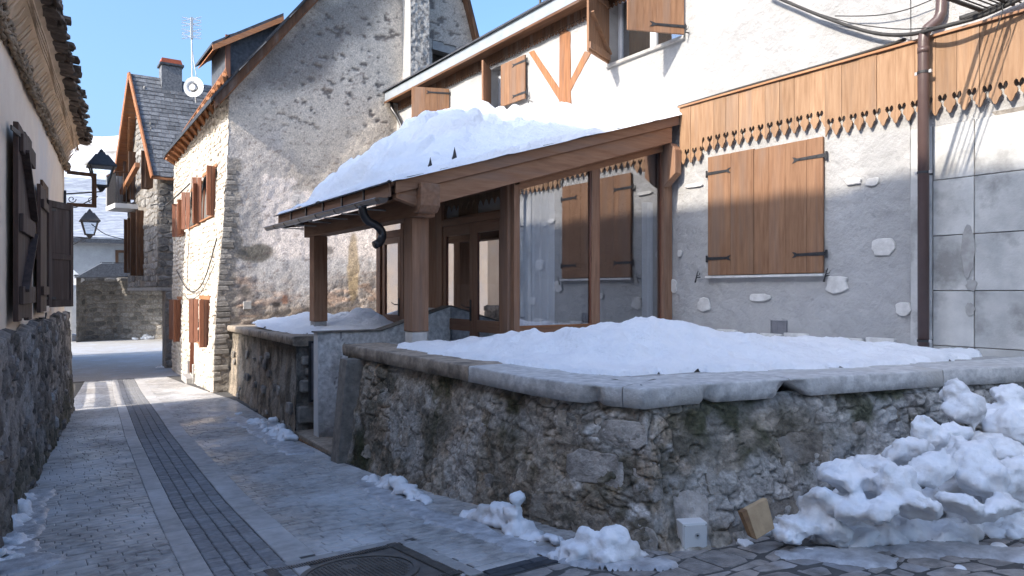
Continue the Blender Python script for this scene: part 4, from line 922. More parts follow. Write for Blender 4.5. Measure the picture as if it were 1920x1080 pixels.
cable(smoothpath([onX(1878, 0, 7.3), onX(1880, 22, 7.3), onX(1872, 45, 7.3), onX(1868, 55, 7.3)]), .005, 'loose wire end hanging in front of the valance boards')
for k, (yy, rr_) in enumerate(((3.12, .02), (3.06, .007), (3.0, .007), (2.95, .007), (2.90, .016), (2.84, .007))):
    P = [(7.5, yy, 2.62)]+[(7.5-t, yy+.065*t+.01*k*t*.2, 2.62-.02*t*(8-t)*.25+.035*t) for t in (1, 2, 3, 4, 5, 6, 7, 8)]
    cable(smoothpath(P, 3), rr_, ['thick overhead cable leaving the right end of the valance across the street', 'first thin overhead wire beside the thick cable', 'second thin overhead wire across the street', 'third thin overhead wire across the street', 'overhead cable of medium thickness across the street', 'last thin overhead wire towards the right'][k])
# small roof terrace rail on top of the white house
rl = T('roof_railing', 'small metal railing standing on the roof of the white house', 'railing', (9.6, 13, 6.5))
for k in range(9): MB().tube([(9.6, 11.6+.17*k, 6.3), (9.6, 11.6+.17*k, 7.6)], .012, 6).build('baluster', 'iron', rl)
for z in (6.8, 7.6): MB().tube([(9.6, 11.55, z), (9.6, 13.1, z)], .018, 6).build('rail', 'iron', rl)
MB().tube([(9.6, 13.1, 6.2), (9.6, 13.1, 8.4)], .03, 8).build('post', 'iron', rl)

# ================================================================ PORCH
po = T('glazed_porch', 'timber and glass entrance porch with a slate lean-to roof against the white house', 'porch', (5.2, 9, -1.26))
RS = (2.48-1.17)/(7.6-3.21)
def rz(x): return 1.17+RS*(x-3.21)
Y0, Y1 = 7.0, 11.15
# roof deck, slates showing at the edges
MB().prism([(3.20, Y0+.03, rz(3.2)-.045), (7.59, Y0+.03, rz(7.59)-.045), (7.59, Y0+.03, rz(7.59)-.02), (3.2, Y0+.03, rz(3.2)-.02)], (0, Y1-Y0-.06, 0)).build('roof_deck', 'porch_y', po)
x = 3.15
while x < 7.55:
    L = random.uniform(.2, .26); z = rz(x); q = .006
    ry_ = Y0-.03+random.uniform(-.008, .008); MB().prism([(x, ry_, rz(x)-.016), (x+.197, ry_, rz(x+.197)-.020), (x+.197, ry_, rz(x+.197)-.006), (x, ry_, rz(x)-.001)], (0, .22, 0)).build('slate', 'slate', po)
    x += .2
y = Y0
while y < Y1:
    MB().prism([(3.14+random.uniform(-.006, .006), y+.003, rz(3.14)-.018), (3.45, y+.003, rz(3.45)-.018), (3.45, y+.003, rz(3.45)+.003), (3.14, y+.003, rz(3.14)-.002)], (0, .197, 0)).build('slate', 'slate', po)
    y += .2
MB().prism([(3.4, Y0+.2, rz(3.4)-.015), (7.59, Y0+.2, rz(7.59)-.015), (7.59, Y0+.2, rz(7.59)+.005), (3.4, Y0+.2, rz(3.4)+.005)], (0, Y1-Y0-.2, 0)).build('roof_covering', 'slate', po)
# rake boards at the front
MB().prism([(3.24, Y0, rz(3.24)-.15), (7.58, Y0, rz(7.58)-.15), (7.58, Y0, rz(7.58)-.022), (3.24, Y0, rz(3.24)-.022)], (0, .03, 0)).build('rake_board', 'porch_x', po, bevel=.003)
MB().prism([(3.26, Y0+.032, rz(3.26)-.20), (3.55, Y0+.032, rz(3.55)-.37), (7.42, Y0+.032, rz(7.42)-.37), (7.42, Y0+.032, rz(7.42)-.152), (3.26, Y0+.032, rz(3.26)-.152)], (0, .10, 0)).build('front_beam', 'porch_x', po, bevel=.004)
MB().prism([(4.9, Y0+.19, rz(4.9)-.40), (7.58, Y0+.19, rz(7.58)-.40), (7.58, Y0+.19, rz(7.58)-.05), (4.9, Y0+.19, rz(4.9)-.05)], (0, .10, 0)).build('head_board', 'porch_x', po)
# fascia with metal straps on the street side, gutter, rafters, soffit
nseg = 6; ye = [Y0+.04+(Y1-Y0-.08)*k/nseg for k in range(nseg+1)]
for a, b in zip(ye, ye[1:]):
    MB().box(3.185, 3.21, a+.01, b-.01, rz(3.2)-.17, rz(3.2)-.025).build('fascia_board', 'porch_y', po, bevel=.002)
for y in ye[1:-1]: MB().box(3.165, 3.184, y-.015, y+.015, rz(3.2)-.20, rz(3.2)-.02).build('gutter_strap', 'dark_gutter', po)
gz = rz(3.2)-.185
def gut(y0, y1, r0, r1, nm, m, xc=3.12):
    n = 10; P = []; F = []
    for j, y in enumerate((y0, y1)):
        for k in range(n+1):
            a = math.pi+math.pi*k/n
            P.append((xc+r1*math.cos(a), y, gz+r1*math.sin(a)))
        for k in range(n+1):
            a = math.pi+math.pi*(n-k)/n; P.append((xc+r0*math.cos(a), y, gz+r0*math.sin(a)))
    m_ = 2*(n+1)
    for k in range(m_): F.append((k, (k+1) % m_, m_+(k+1) % m_, m_+k))
    MB().add(P, F+[tuple(range(m_)), tuple(range(m_, 2*m_))]).build(nm, m, po, smooth=False)
gut(Y0+.15, Y1+.3, .047, .052, 'gutter', 'zinc')
MB().tube([(3.07, Y0+.15, gz), (3.07, Y1+.3, gz)], .008, 6).build('gutter_bead', 'zinc', po, smooth=True)
for y in ye[1:-1]+[Y1-.2]: gut(y-.014, y+.014, .052, .057, 'gutter_bracket', 'dark_gutter')
gut(Y0+.05, Y0+.15, .0, .056, 'gutter_end', 'dark_gutter')
gy = Y0+.62
MB().tube(smoothpath([(3.12, gy, gz-.04), (3.13, gy, gz-.12), (3.19, gy, gz-.20), (3.30, gy, gz-.25), (3.36, gy, gz-.33), (3.33, gy-.02, gz-.42), (3.25, gy-.04, gz-.47)], 3), .048, 12).build('gutter_outlet', 'dark_gutter', po, smooth=True)
for k, y in enumerate(np.linspace(Y0+.9, Y1-.15, 6)):
    MB().hexa([(3.24, y-.04, rz(3.24)-.2), (4.8, y-.04, rz(4.8)-.2), (4.8, y+.04, rz(4.8)-.2), (3.24, y+.04, rz(3.24)-.2), (3.24, y-.04, rz(3.24)-.05), (4.8, y-.04, rz(4.8)-.05), (4.8, y+.04, rz(4.8)-.05), (3.24, y+.04, rz(3.24)-.05)]).build('rafter', 'dark_z', po)
    MB().box(3.235, 3.56, y+.045, y+.065, rz(3.3)-.25, rz(3.3)-.235).build('rafter_strip', 'alu', po)
MB().hexa([(3.24, Y1-.1, rz(3.24)-.22), (3.7, Y1-.1, rz(3.7)-.3), (3.7, Y1, rz(3.7)-.3), (3.24, Y1, rz(3.24)-.22), (3.24, Y1-.1, rz(3.24)-.05), (3.7, Y1-.1, rz(3.7)-.05), (3.7, Y1, rz(3.7)-.05), (3.24, Y1, rz(3.24)-.05)]).build('end_board', 'dark_z', po)
# posts, plate beam, corbel
pb = .815
for i, (y0, z0) in enumerate(((7.26, -.60), (10.55, -.60))):
    MB().box(3.555, 3.765, y0, y0+.21, -.46, pb).build('post', 'porch_z', po, bevel=.008, seg=2); MB().box(3.565, 3.755, y0+.01, y0+.2, -1.3, -.462).build('post_base', 'white_stone' if i == 0 else 'concrete', po, bevel=.008)
MB().box(3.55, 3.77, 7.12, 11.0, pb+.002, pb+.225).build('plate_beam', 'porch_y', po, bevel=.008)
MB().prism([(3.50, 6.93, .92), (3.50, 7.0, .85), (3.50, 7.118, .85), (3.50, 7.118, 1.16), (3.50, 6.93, 1.16)], (.235, 0, 0)).build('corbel', 'porch_y', po, bevel=.006)
MB().prism([(3.28, 7.03, 1.0), (3.49, 7.03, .93), (3.49, 7.03, 1.02), (3.30, 7.03, 1.03)], (0, .1, 0)).build('beam_end', 'porch_x', po)
# low rendered wall between the post and the door frame, timber panel above
MB().box(4.885, 4.97, 9.16, 10.25, -1.3, -.25).build('low_wall', 'white_paint', po); MB().box(4.88, 4.96, 9.16, 10.25, -.248, 1.5).build('side_panel', 'porch_z', po)
# door wall X=4.9
DX0, DX1 = 4.87, 4.97
def yb(y0, y1, z0, z1, nm, m='door_z', x0=DX0, x1=DX1, par=None, bev=.004): return MB().box(x0, x1, y0, y1, z0, z1).build(nm, m, par or po, bevel=bev)
yb(7.27, 7.44, -1.26, 1.62, 'corner_post', 'porch_z', 4.84, 5.0); yb(9.0, 9.155, -1.26, 1.34, 'door_jamb'); yb(7.442, 9.0, 1.30, 1.36, 'door_head', 'door_y')
yb(7.442, 9.0, .90, .985, 'transom_bar', 'door_y'); yb(7.442, 11.3, 1.36, 1.75, 'fascia_panel', 'door_y', 4.86, 4.95)
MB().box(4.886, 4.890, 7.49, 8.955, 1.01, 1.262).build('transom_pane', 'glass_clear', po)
for a, b, c, d in ((7.442, 7.49, .986, 1.298), (8.955, 8.999, .986, 1.298), (7.49, 8.955, 1.262, 1.298), (7.49, 8.955, .986, 1.01)): yb(a, b, c, d, 'transom_frame', 'door_y', 4.880, 4.93)
MB().box(4.935, 4.94, 7.45, 8.99, .988, 1.298).build('reflection_panel', 'white_paint', po)  # pale panel and pine pieces below stand in for the facade's reflection
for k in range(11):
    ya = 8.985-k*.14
    MB().prism([(4.897, ya, 1.297), (4.897, ya-.137, 1.297), (4.897, ya-.137, 1.19), (4.897, ya-.10, 1.16), (4.897, ya-.07, 1.10), (4.897, ya-.04, 1.16), (4.897, ya, 1.19)], (.012, 0, 0)).build('reflection_fringe', 'pine_z', po)
MB().box(4.915, 4.925, 8.1, 8.6, .99, 1.2).build('reflection_shutter', 'pine_z', po)  # added pine block, standing in for the reflected shutter
def leaf(y0, y1, side, handle):
    d = yb(y0, y0+.09, -1.24, .897, 'door_leaf', 'door_z', 4.885, 4.94)
    for a, b, c, e, nm, mm in ((y1-.09, y1, -1.24, .897, 'stile', 'door_z'), (y0+.091, y1-.091, .76, .897, 'rail', 'door_y'), (y0+.091, y1-.091, -.54, -.385, 'rail', 'door_y'), (y0+.091, y1-.091, -1.24, -1.1, 'rail', 'door_y')):
        yb(a, b, c, e, nm, mm, 4.885, 4.94, par=d)
    MB().box(4.908, 4.914, y0+.091, y1-.091, -.384, .759).build('pane', 'glass_door', d); MB().box(4.908, 4.914, y0+.091, y1-.091, -1.1, -.541).build('pane', 'glass_door', d)
    for (a, b) in ((y0+.091, y0+.103), (y1-.103, y1-.091)): yb(a, b, -.384, .759, 'bead', 'redwood_z', 4.892, 4.907, par=d)
    if handle is not None:
        MB().box(4.876, 4.884, handle-.02, handle+.02, -.40, -.12).build('handle_plate', 'iron', d)
        MB().tube([(4.884, handle, -.22), (4.83, handle, -.22), (4.825, handle+.03, -.22), (4.825, handle+.12, -.20), (4.825, handle+.14, -.18)], [.009, .009, .008, .006, .004], 6).build('handle', 'iron', d, smooth=True)
leaf(7.445, 8.16, 0, None); leaf(8.165, 8.995, 1, 8.22)
yb(10.25, 10.36, -1.26, 1.34, 'door_jamb', 'porch_z'); yb(11.15, 11.3, -1.26, 1.34, 'door_jamb', 'porch_z'); yb(10.36, 11.15, 1.28, 1.36, 'door_head', 'door_y'); yb(10.36, 11.15, .86, .97, 'transom_bar', 'porch_y')
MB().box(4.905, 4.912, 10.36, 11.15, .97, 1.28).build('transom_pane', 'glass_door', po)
leaf(10.40, 11.08, 2, 10.44)
# front glazing Y=7.26
def xb(x0, x1, z0, z1, nm, m='porch_z', y0=7.22, y1=7.30, bev=.004): return MB().box(x0, x1, y0, y1, z0, z1).build(nm, m, po, bevel=bev)
xb(4.88, 4.965, -1.26, 1.5, 'corner_board', 'porch_z', 7.19, 7.268)
xb(6.13, 6.26, -.43, rz(6.13)-.41, 'mullion'); xb(7.42, 7.59, -1.0, rz(7.42)-.41, 'wall_post', 'porch_z', 7.19, 7.30)
MB().prism([(4.966, 7.23, -.575), (7.42, 7.23, -.575), (7.42, 7.23, -.432), (4.966, 7.23, -.432)], (0, .06, 0)).build('bottom_rail', 'porch_x', po, bevel=.004)
MB().prism([(4.966, 7.215, -.452), (7.42, 7.215, -.452), (7.42, 7.215, -.434), (4.966, 7.215, -.434)], (0, .014, 0)).build('drip_strip', 'redwood_x', po)
MB().box(4.966, 7.59, 7.235, 7.40, -1.4, -.577).build('plinth_wall', 'white_paint', po)
for x0, x1 in ((4.966, 6.129), (6.261, 7.419)):
    MB().prism([(x0, 7.255, -.43), (x1, 7.255, -.43), (x1, 7.255, rz(x1)-.405), (x0, 7.255, rz(x0)-.405)], (0, .006, 0)).build('pane', 'glass', po)
    for a in (x0, x1-.018): MB().box(a, a+.018, 7.235, 7.25, -.43, rz(a)-.41).build('bead', 'redwood_z', po)
MB().prism([(4.95, 7.2, rz(4.95)-.47), (7.42, 7.2, rz(7.42)-.47), (7.42, 7.2, rz(7.42)-.402), (4.95, 7.2, rz(4.95)-.402)], (0, .07, 0)).build('top_rail', 'porch_x', po)
MB().prism([(7.40, 6.96, 1.62), (7.40, 7.18, 1.45), (7.40, 7.18, 2.05), (7.40, 7.05, 2.05), (7.40, 6.96, 1.95)], (.13, 0, 0)).build('side_corbel', 'porch_z', po, bevel=.012, seg=2)
# inside: floor, curtains, back
MB().box(4.98, 7.58, 7.42, 11.2, -1.30, -1.26).build('floor', 'interior', po); MB().box(4.98, 7.58, 11.2, 11.28, -1.3, 2.2).build('back_wall', 'interior', po)
def curtain(x0, x1, y, nm='curtain'):
    xs = np.linspace(x0, x1, 90); zs = np.linspace(-1.1, 1.25, 10); X, Z = np.meshgrid(xs, zs, indexing='ij')
    Yw = y+.035*np.sin(X*48+2*np.sin(X*9))+.01*np.sin(X*110)
    grid(nm, np.stack([X, Yw, Z+0*X], -1), 90, 10, 'curtain', po)
curtain(4.99, 5.62, 7.36); curtain(7.2, 7.4, 7.36)
iw = T('intercom', 'small black intercom plate on the white pier inside the entrance door glass', 'intercom', (5.6, 9.4, -.3))
MB().box(5.6, 5.62, 9.3, 9.4, -.3, -.05).build('plate', 'iron', iw)
MB().box(5.63, 5.7, 8.9, 9.9, -1.26, .1).build('pier', 'room_white', po)
# snow guards and roof snow
for i, (x, y) in enumerate(((4.05, 7.18), (3.75, 7.2))):
    z = rz(x)+.0; s = 1.0 if i == 0 else .75
    g = T('snow_guard', ['taller pointed metal snow guard near the front edge of the porch roof', 'shorter pointed metal snow guard left of the taller one'][i], 'snow guard', (x, y, z), 'metal snow guards on the porch roof')
    MB().prism([(x-.045*s, y, z), (x+.06*s, y, z), (x+.004, y, z+.22*s)], (0, .006, 0)).build('blade', 'iron', g); MB().prism([(x-.04*s, y+.006, z), (x-.04*s, y+.07, z), (x, y+.006, z+.16*s)], (.006, 0, 0)).build('stay', 'iron', g)
xs = np.arange(3.14, 7.6, .03); ys = np.arange(6.95, 11.2, .03); X, Y = np.meshgrid(xs, ys, indexing='ij')
n = fbm(X*1.5, Y*1.5, 0, 130, 4)
H = np.interp(X, [3.14, 3.35, 3.6, 3.9, 4.3, 4.8, 5.4, 6.0, 6.6, 7.1, 7.6], [.04, .12, .30, .46, .66, .82, .90, .80, .52, .26, .16])
fr_ = sst(-.05, 1.5, Y-6.98-.0*X); H = H*(.09+.91*fr_)*(.70+.6*n)
H *= .25+.75*sst(0, .6, 11.2-Y)
H -= .16*sst(.52, .62, fbm(X*1.7, Y*2.3, 0, 137, 3))*fr_*sst(.2, .5, H)
H += (.26*(fbm(X*1.9, Y*1.9, 0, 131, 3)-.5)+.12*(fbm(X*5, Y*5, 0, 133, 3)-.5))*(.15+.85*fr_)+.03*(fbm(X*14, Y*14, 0, 132, 2)-.5)
ter = voro(X*2.2+.5*fbm(X*3, Y*3, 0, 134), Y*1.6, 9); H += .10*(ter[2]-.5)*sst(0, .12, ter[1])*fr_*sst(5.2, 4.2, X)
step_ = sst(3.45, 3.62, X+.12*np.sin(Y*3.3)+.05*np.sin(Y*8)); H = H*(.35+.65*step_)
for (cx, cy, r, dep) in ((3.95, 8.75, .22, .34), (3.62, 9.1, .16, .22), (4.25, 8.3, .2, .22), (4.9, 8.6, .3, .18), (5.6, 8.3, .5, .16), (6.2, 8.9, .4, .14), (4.4, 9.6, .3, .16)): H -= dep*np.exp(-(((X-cx)/r)**2+((Y-cy)/r)**2))
H = np.maximum(H, .03+.02*vnoise(X*6, Y*6, 0, 136))
ed_ = sst(-.035, .05, Y-(6.972+.03*vnoise(X*5, Y*0, 0, 10)))*sst(-.04, .04, X-(3.16+.10*vnoise(Y*4, X*0, 0, 9)))
Zr = rz(X)-.02+(H+.02)*ed_**.6
edgecut = (X[:-1, :-1] > 3.15) & (Y[:-1, :-1] > 6.94)
o = grid('roof_snow', np.stack([X, Y, Zr], -1), len(xs), len(ys), 'snow', None, edgecut); tag(o, 'thick lumpy snow lying on the porch roof', 'snow'); setcenter(o)
# ================================================================ TALL STONE HOUSE WITH THE GABLE
GO = Vector((3.66, 16.45, 0)); GD = Vector((.9998, -.02, 0)).normalized(); GN = Vector((GD.y, -GD.x, 0))
def GP(L, z, d=0): v = GO+GD*L+GN*d; return (v.x, v.y, z)
def gL(x, y):                 # picture point on the gable plane -> (L, z)
    p = onW(x, y, (GO.x, GO.y), (GD.x, GD.y)); return ((Vector((p[0], p[1], 0))-GO).dot(GD), p[2])
gh = T('gable_house', 'tall old stone house with a big patched plaster gable and steep roof', 'house', (5, 15, -2))
zL0 = gL(437, 150); zR1 = gL(890, 88); zR2 = gL(868, 0)
sl_l = (gL(575, 5)[1]-zL0[1])/(gL(575, 5)[0]-zL0[0]); sl_r = (zR2[1]-zR1[1])/(zR1[0]-zR2[0])
def roofz(L): return np.minimum(zL0[1]+sl_l*(L-zL0[0]), zR1[1]+sl_r*(zR1[0]-L))
print('gable', zL0, zR1, zR2, sl_l, sl_r)
pk = (zR1[1]+sl_r*zR1[0]-zL0[1]+sl_l*zL0[0])/(sl_l+sl_r); pkz = float(roofz(pk)); print('peak', pk, pkz)
Ls = np.arange(0, 11.5, .04); zs = np.arange(-2.2, pkz+.1, .04); Lg, Z = np.meshgrid(Ls, zs, indexing='ij')
lean = .32*sst(4.0, -2.0, Z)*np.exp(-Lg/.6)       # the foot of the corner leans out
D = .05*(fbm(Lg*.9, Z*.9, 0, 140, 3)-.5)+.022*(fbm(Lg*6, Z*6, 0, 141, 3)-.5)+.016*(fbm(Lg*20, Z*20, 0, 142, 2)-.5)
nA = fbm(Lg*1.1, Z*1.1, 0, 143, 5); nB = fbm(Lg*4, Z*4, 0, 144, 4); nC = fbm(Lg*11, Z*15, 0, 145, 3); nD = fbm(Lg*2.6, Z*9, 0, 146, 4)
U = GO.x+GD.x*Lg; Wd = GO.y+GD.y*Lg; fwd = .559*U+.829*Wd; PX = 960+1350*(.829*U-.559*Wd)/fwd; PY = 545-1350*Z/fwd    # only used to lay out the old plaster patches
L1 = lambda c: np.broadcast_to(np.array(c), Lg.shape+(3,))
col = lerp(L1((.64, .565, .48)), np.array((.50, .44, .38)), sst(.4, .62, nA))             # rough cast, upper
g = (PX-440)/180.0; low = sst(225, 330, PY+60*(nA-.5)+.0*PX)
greyp = sst(.0, .12, .5-np.abs((PX-500)/130-.05)+.45*(nA-.5)) * sst(235, 262, PY-.10*(PX-440)+30*(nB-.5)) * sst(500, 440, PX*.75+.25*PY+90*(nA-.5)*0+60*(nB-.5))
col = lerp(col, np.array((.50, .46, .43)), .85*sst(215, 270, PY)*sst(590, 520, PX+50*(nB-.5)*2-.25*(PY-350))*sst(620, 560, PY))
wpatch = sst(350, 365, PY+45*(nB-.5)*2+.25*(560-PX))*sst(500, 482, PY+22*(nB-.5)-10*(PX > 600))*sst(488, 500, PX+10*(nB-.5))
col = lerp(col, np.array((.80, .71, .65)), .92*wpatch)
col = lerp(col, np.array((.56, .53, .51)), .9*sst(478, 492, PY+10*(nB-.5))*sst(600, 560, PY+70*(nB-.5)))
rub = sst(500, 600, PY+190*(nA-.5)+.12*(PX-450)); rubc = lerp(lerp(L1((.36, .28, .22)), np.array((.2, .17, .15)), sst(.4, .6, nC)), np.array((.42, .26, .17)), sst(.56, .66, nD))
vf = voro(Lg*4.2+.8*nB, Z*7+.8*nC, 21); col = lerp(col, rubc*(.7+.6*vf[2])[..., None], .75*rub); D = D+.035*rub*sst(0, .2, vf[1])*vf[2]; col = lerp(col, np.array((.1, .085, .07)), .7*rub*sst(.1, 0, vf[1]))
for (cx, cy, rx, ry, c, k) in ((485, 474, 38, 17, (.13, .12, .10), .9), (663, 500, 11, 62, (.46, .33, .18), .75), (455, 455, 10, 12, (.13, .12, .1), .7), (560, 372, 14, 14, (.62, .58, .55), .9), (505, 343, 12, 6, (.65, .6, .57), .9), (618, 470, 8, 9, (.15, .13, .12), .8), (600, 590, 110, 16, (.2, .17, .14), .6), (470, 545, 8, 9, (.12, .11, .1), .8), (537, 562, 7, 10, (.4, .2, .13), .8), (523, 572, 8, 6, (.1, .08, .07), .9)):
    k_ = k*sst(1.15, .8, np.hypot((PX-cx)/rx, (PY-cy)/ry)+.6*(nB-.5)); col = lerp(col, np.array(c), k_)
# darker streak under the left verge and small dark pits
col = lerp(col, np.array((.20, .19, .18)), .75*sst(.62, .95, 1.15-np.abs((PX-590)-1.05*(90-PY))/170+.5*(nA-.5))*sst(200, 150, PY))
pits = sst(.70, .76, fbm(Lg*5.5, Z*9, 0, 147, 2))*sst(300, 200, PY)*sst(480, 540, PX); col = lerp(col, np.array((.14, .12, .11)), .8*pits); D = D-.03*pits
pits2 = sst(.73, .78, fbm(Lg*16, Z*18, 0, 148, 2)); col = lerp(col, np.array((.2, .15, .13)), .6*pits2)
# quoin strip of bare stone at the corner
quo = sst(.34, .22, Lg+.12*(nB-.5)*2-.12*sst(.5, -2, Z))*(Z < 2.9)
col = lerp(col, np.array((.26, .235, .205)), .85*quo)
col = np.clip(col*(1+.30*(nC-.5))[..., None], .02, 1)
x = GO.x+GD.x*Lg-lean+GN.x*D; y = GO.y+GD.y*Lg+GN.y*D
Lc = (Lg[:-1, :-1]+Lg[1:, 1:])/2; Zc = (Z[:-1, :-1]+Z[1:, 1:])/2
opn = [gL(808, 58), gL(862, 98), gL(862, 140), gL(808, 110)]
o0, o1 = gL(812, 60)[0], gL(856, 60)[0]; oz1 = gL(812, 75)[1]; oz0 = oz1-1.3
kp = (Zc < roofz(Lc)) & ~((Lc > o0) & (Lc < o1) & (Zc > oz0) & (Zc < oz1-(Lc-o0)*.05))
grid('gable_wall', np.stack([x, y, Z], -1), len(Ls), len(zs), 'attrwall_fine', gh, kp, col)
MB().prism([GP(o0-.1, oz0, -.5), GP(o1+.1, oz0, -.5), GP(o1+.1, oz1+.1, -.5), GP(o0-.1, oz1+.1, -.5)], tuple(-GN*.1)).build('opening_back', 'interior', gh)
MB().prism([GP(o0, oz1-.22, -.02), GP(o1, oz1-.27, -.02), GP(o1, oz1-.0, -.02), GP(o0, oz1, -.02)], tuple(-GN*.3)).build('opening_lintel', 'concrete', gh)
qr = random.Random(4)
for k in range(42):
    z = -1.95+k*.115; 
    if z > 2.6: break
    w_ = qr.uniform(.12, .34); l0 = .32*float(sst(4, -2, z)); h_ = qr.uniform(.08, .12)
    P = [GP(.0, z, .0), GP(w_, z+.005, .0), GP(w_-.02, z+h_, .0), GP(.0, z+h_-.008, .0)]
    P = [(p[0]-l0, p[1], p[2]) for p in P]
    MB().prism(P, tuple(GN*qr.uniform(.015, .035))).build('quoin_stone', 'stone_gr', gh, bevel=.012)
# chimney stack on the gable
cl0 = gL(755, 60)[0]; cl1 = cl0+.5
MB().prism([GP(cl0, 4.3), GP(cl1, 4.3), GP(cl1, 4.3, .46), GP(cl0, 4.3, .46)], (0, 0, 8)).build('chimney_stack', 'facade', gh)
S, V = np.meshgrid(np.linspace(cl0, cl1, 26), np.linspace(4.3, 11, 240), indexing='ij'); D = .47+.03*(fbm(S*14, V*14, 0, 150, 3)-.3)
colc = lerp(np.broadcast_to(np.array((.46, .44, .41)), S.shape+(3,)), np.array((.22, .21, .20)), sst(.45, .6, fbm(S*16, V*16, 0, 151, 3)))
grid('chimney_face', np.stack([GO.x+GD.x*S+GN.x*D, GO.y+GD.y*S+GN.y*D, V], -1), 26, 240, 'attrwall_fine', gh, col=colc)
# street wall: rough sunlit rubble
SW0 = Vector((3.66, 16.45, 0)); SW1 = Vector((3.90, 25.0, 0)); SD = (SW1-SW0).normalized(); SN = Vector((-SD.y, SD.x, 0)); SLn = (SW1-SW0).length
def SP(s, z, d=0):
    l = .32*float(sst(4.0, -2.0, z))*max(0, 1-.8*s/8.5); v = SW0+SD*s+SN*(d+l); return (v.x, v.y, z)
def SPn(s, z, d): l = .32*sst(4.0, -2.0, z)*np.clip(1-.8*s/8.5, 0, 1); return SW0.x+SD.x*s+SN.x*(d+l), SW0.y+SD.y*s+SN.y*(d+l), z
Sg, Z = np.meshgrid(np.arange(0, SLn+.04, .05), np.arange(-2.7, 4.9, .05), indexing='ij')
def sLz(x, y): p = onW(x, y, (SW0.x-.15, SW0.y), (SD.x, SD.y)); return ((Vector((p[0], p[1], 0))-SW0).dot(SD), p[2])
ope = []   # windows: s0,s1,z0,z1
for (xa, xb, yt, yb_) in ((397, 372, 312, 405), (370, 350, 345, 420), (340, 331, 375, 440), (402, 380, 562, 650), (338, 330, 562, 640)):
    a = sLz(xa, 0)[0]; b = sLz(xb, 0)[0]; zt = sLz(xa, yt)[1]; zb = sLz(xa, yb_)[1]; ope.append([a, b, zb, zt])
dr = [sLz(371, 0)[0], sLz(360, 0)[0], -2.15, sLz(366, 560)[1]]; print('openings', ope, dr)
D = .05*(fbm(Sg*2, Z*2, 0, 160, 3)-.5)+.03*(fbm(Sg*9, Z*9, 0, 161, 3)-.5)
x, y, z = SPn(Sg, Z, D); Sc = (Sg[:-1, :-1]+Sg[1:, 1:])/2; Zc = (Z[:-1, :-1]+Z[1:, 1:])/2
eave = lambda s: 3.86+.25-.10*s*1.0
kp = Zc < 4.62-.058*Sc
for a, b, c, d in ope+[dr]: kp &= ~((Sc > a) & (Sc < b) & (Zc > c) & (Zc < d))
grid('street_wall', np.stack([x, y, z], -1), Sg.shape[0], Sg.shape[1], 'mortar_lt', gh, kp)
def notwin(s, h): return all(not (a-.08 < s < b+.08 and c-.06 < h < d+.06) for a, b, c, d in ope+[dr]) and h < 4.45-.058*s
rubble(lambda s, h, d: SP(s, h, d), .05, SLn-.02, -2.5, 4.4, .125, .19, 'stone_lt', gh, relief=.024, gap=.03, limit=300, seed=40, keep=notwin, prob=.88, jit=.4, roundness=.4)
MB().prism([SP(SLn, -2.7), SP(SLn, 4.1), (6, 25.2, 4.1), (6, 25.2, -2.7)], (0, .02, 0)).build('far_end_wall', 'mortar', gh)
for i, (a, b, c, d) in enumerate(ope):
    wn = MB().prism([SP(a, c, -.22), SP(b, c, -.22), SP(b, d, -.22), SP(a, d, -.22)], tuple(-SN*.03)).build('window', 'interior', gh)
    MB().prism([SP(a-.04, d, .0), SP(b+.04, d, 0), SP(b+.04, d+.09, 0), SP(a-.04, d+.09, 0)], tuple(SN*.03)).build('lintel', 'redwood_x', wn)
    MB().prism([SP(a, c, -.2), SP(b, c, -.2), SP(b, c, .05), SP(a, c, .05)], (0, 0, .03)).build('sill', 'redwood_x', wn)
    for s_ in (a, b):   # open leaves standing out from the wall with vertical planks
        sg = -1 if s_ == a else 1
        for j in range(2):
            u0 = .02+j*.105; sp = SP(s_+sg*(.02+u0*.5), (c+d)/2, u0); sq = SP(s_+sg*(.02+(u0+.1)*.5), (c+d)/2, u0+.1)
            MB().bar(((sp[0]+sq[0])/2, (sp[1]+sq[1])/2, c), ((sp[0]+sq[0])/2, (sp[1]+sq[1])/2, d), .028, .105, up=(sq[0]-sp[0], sq[1]-sp[1], 0)).build('shutter_plank', 'redwood_z', wn, bevel=.003)
    for q in (.3, .7): MB().prism([SP(a+(b-a)*q-.02, c+.03, -.15), SP(a+(b-a)*q+.02, c+.03, -.15), SP(a+(b-a)*q+.02, d, -.15), SP(a+(b-a)*q-.02, d, -.15)], tuple(SN*.03)).build('window_bar', 'redwood_z', wn)
dd = MB().prism([SP(dr[0], dr[2], -.15), SP(dr[1], dr[2], -.15), SP(dr[1], dr[3], -.15), SP(dr[0], dr[3], -.15)], tuple(-SN*.04)).build('door', 'redwood_z', gh)
for s_ in (dr[0], dr[1]-.08): MB().prism([SP(s_, dr[2], -.14), SP(s_+.08, dr[2], -.14), SP(s_+.08, dr[3], -.14), SP(s_, dr[3], -.14)], tuple(SN*.15)).build('door_jamb', 'redwood_z', dd)
MB().prism([SP(dr[0]-.1, -2.35, -.1), SP(dr[1]+.1, -2.35, -.1), SP(dr[1]+.1, -2.35, .2), SP(dr[0]-.1, -2.35, .2)], (0, 0, .16)).build('door_step', 'concrete', gh, bevel=.01)
for s_ in (dr[0]-.12, dr[1]+.02): MB().prism([SP(s_, -2.4, 0), SP(s_+.1, -2.4, 0), SP(s_+.1, -2.4, .06), SP(s_, -2.4, .06)], (0, 0, .55)).build('door_plinth', 'concrete', gh, bevel=.01)
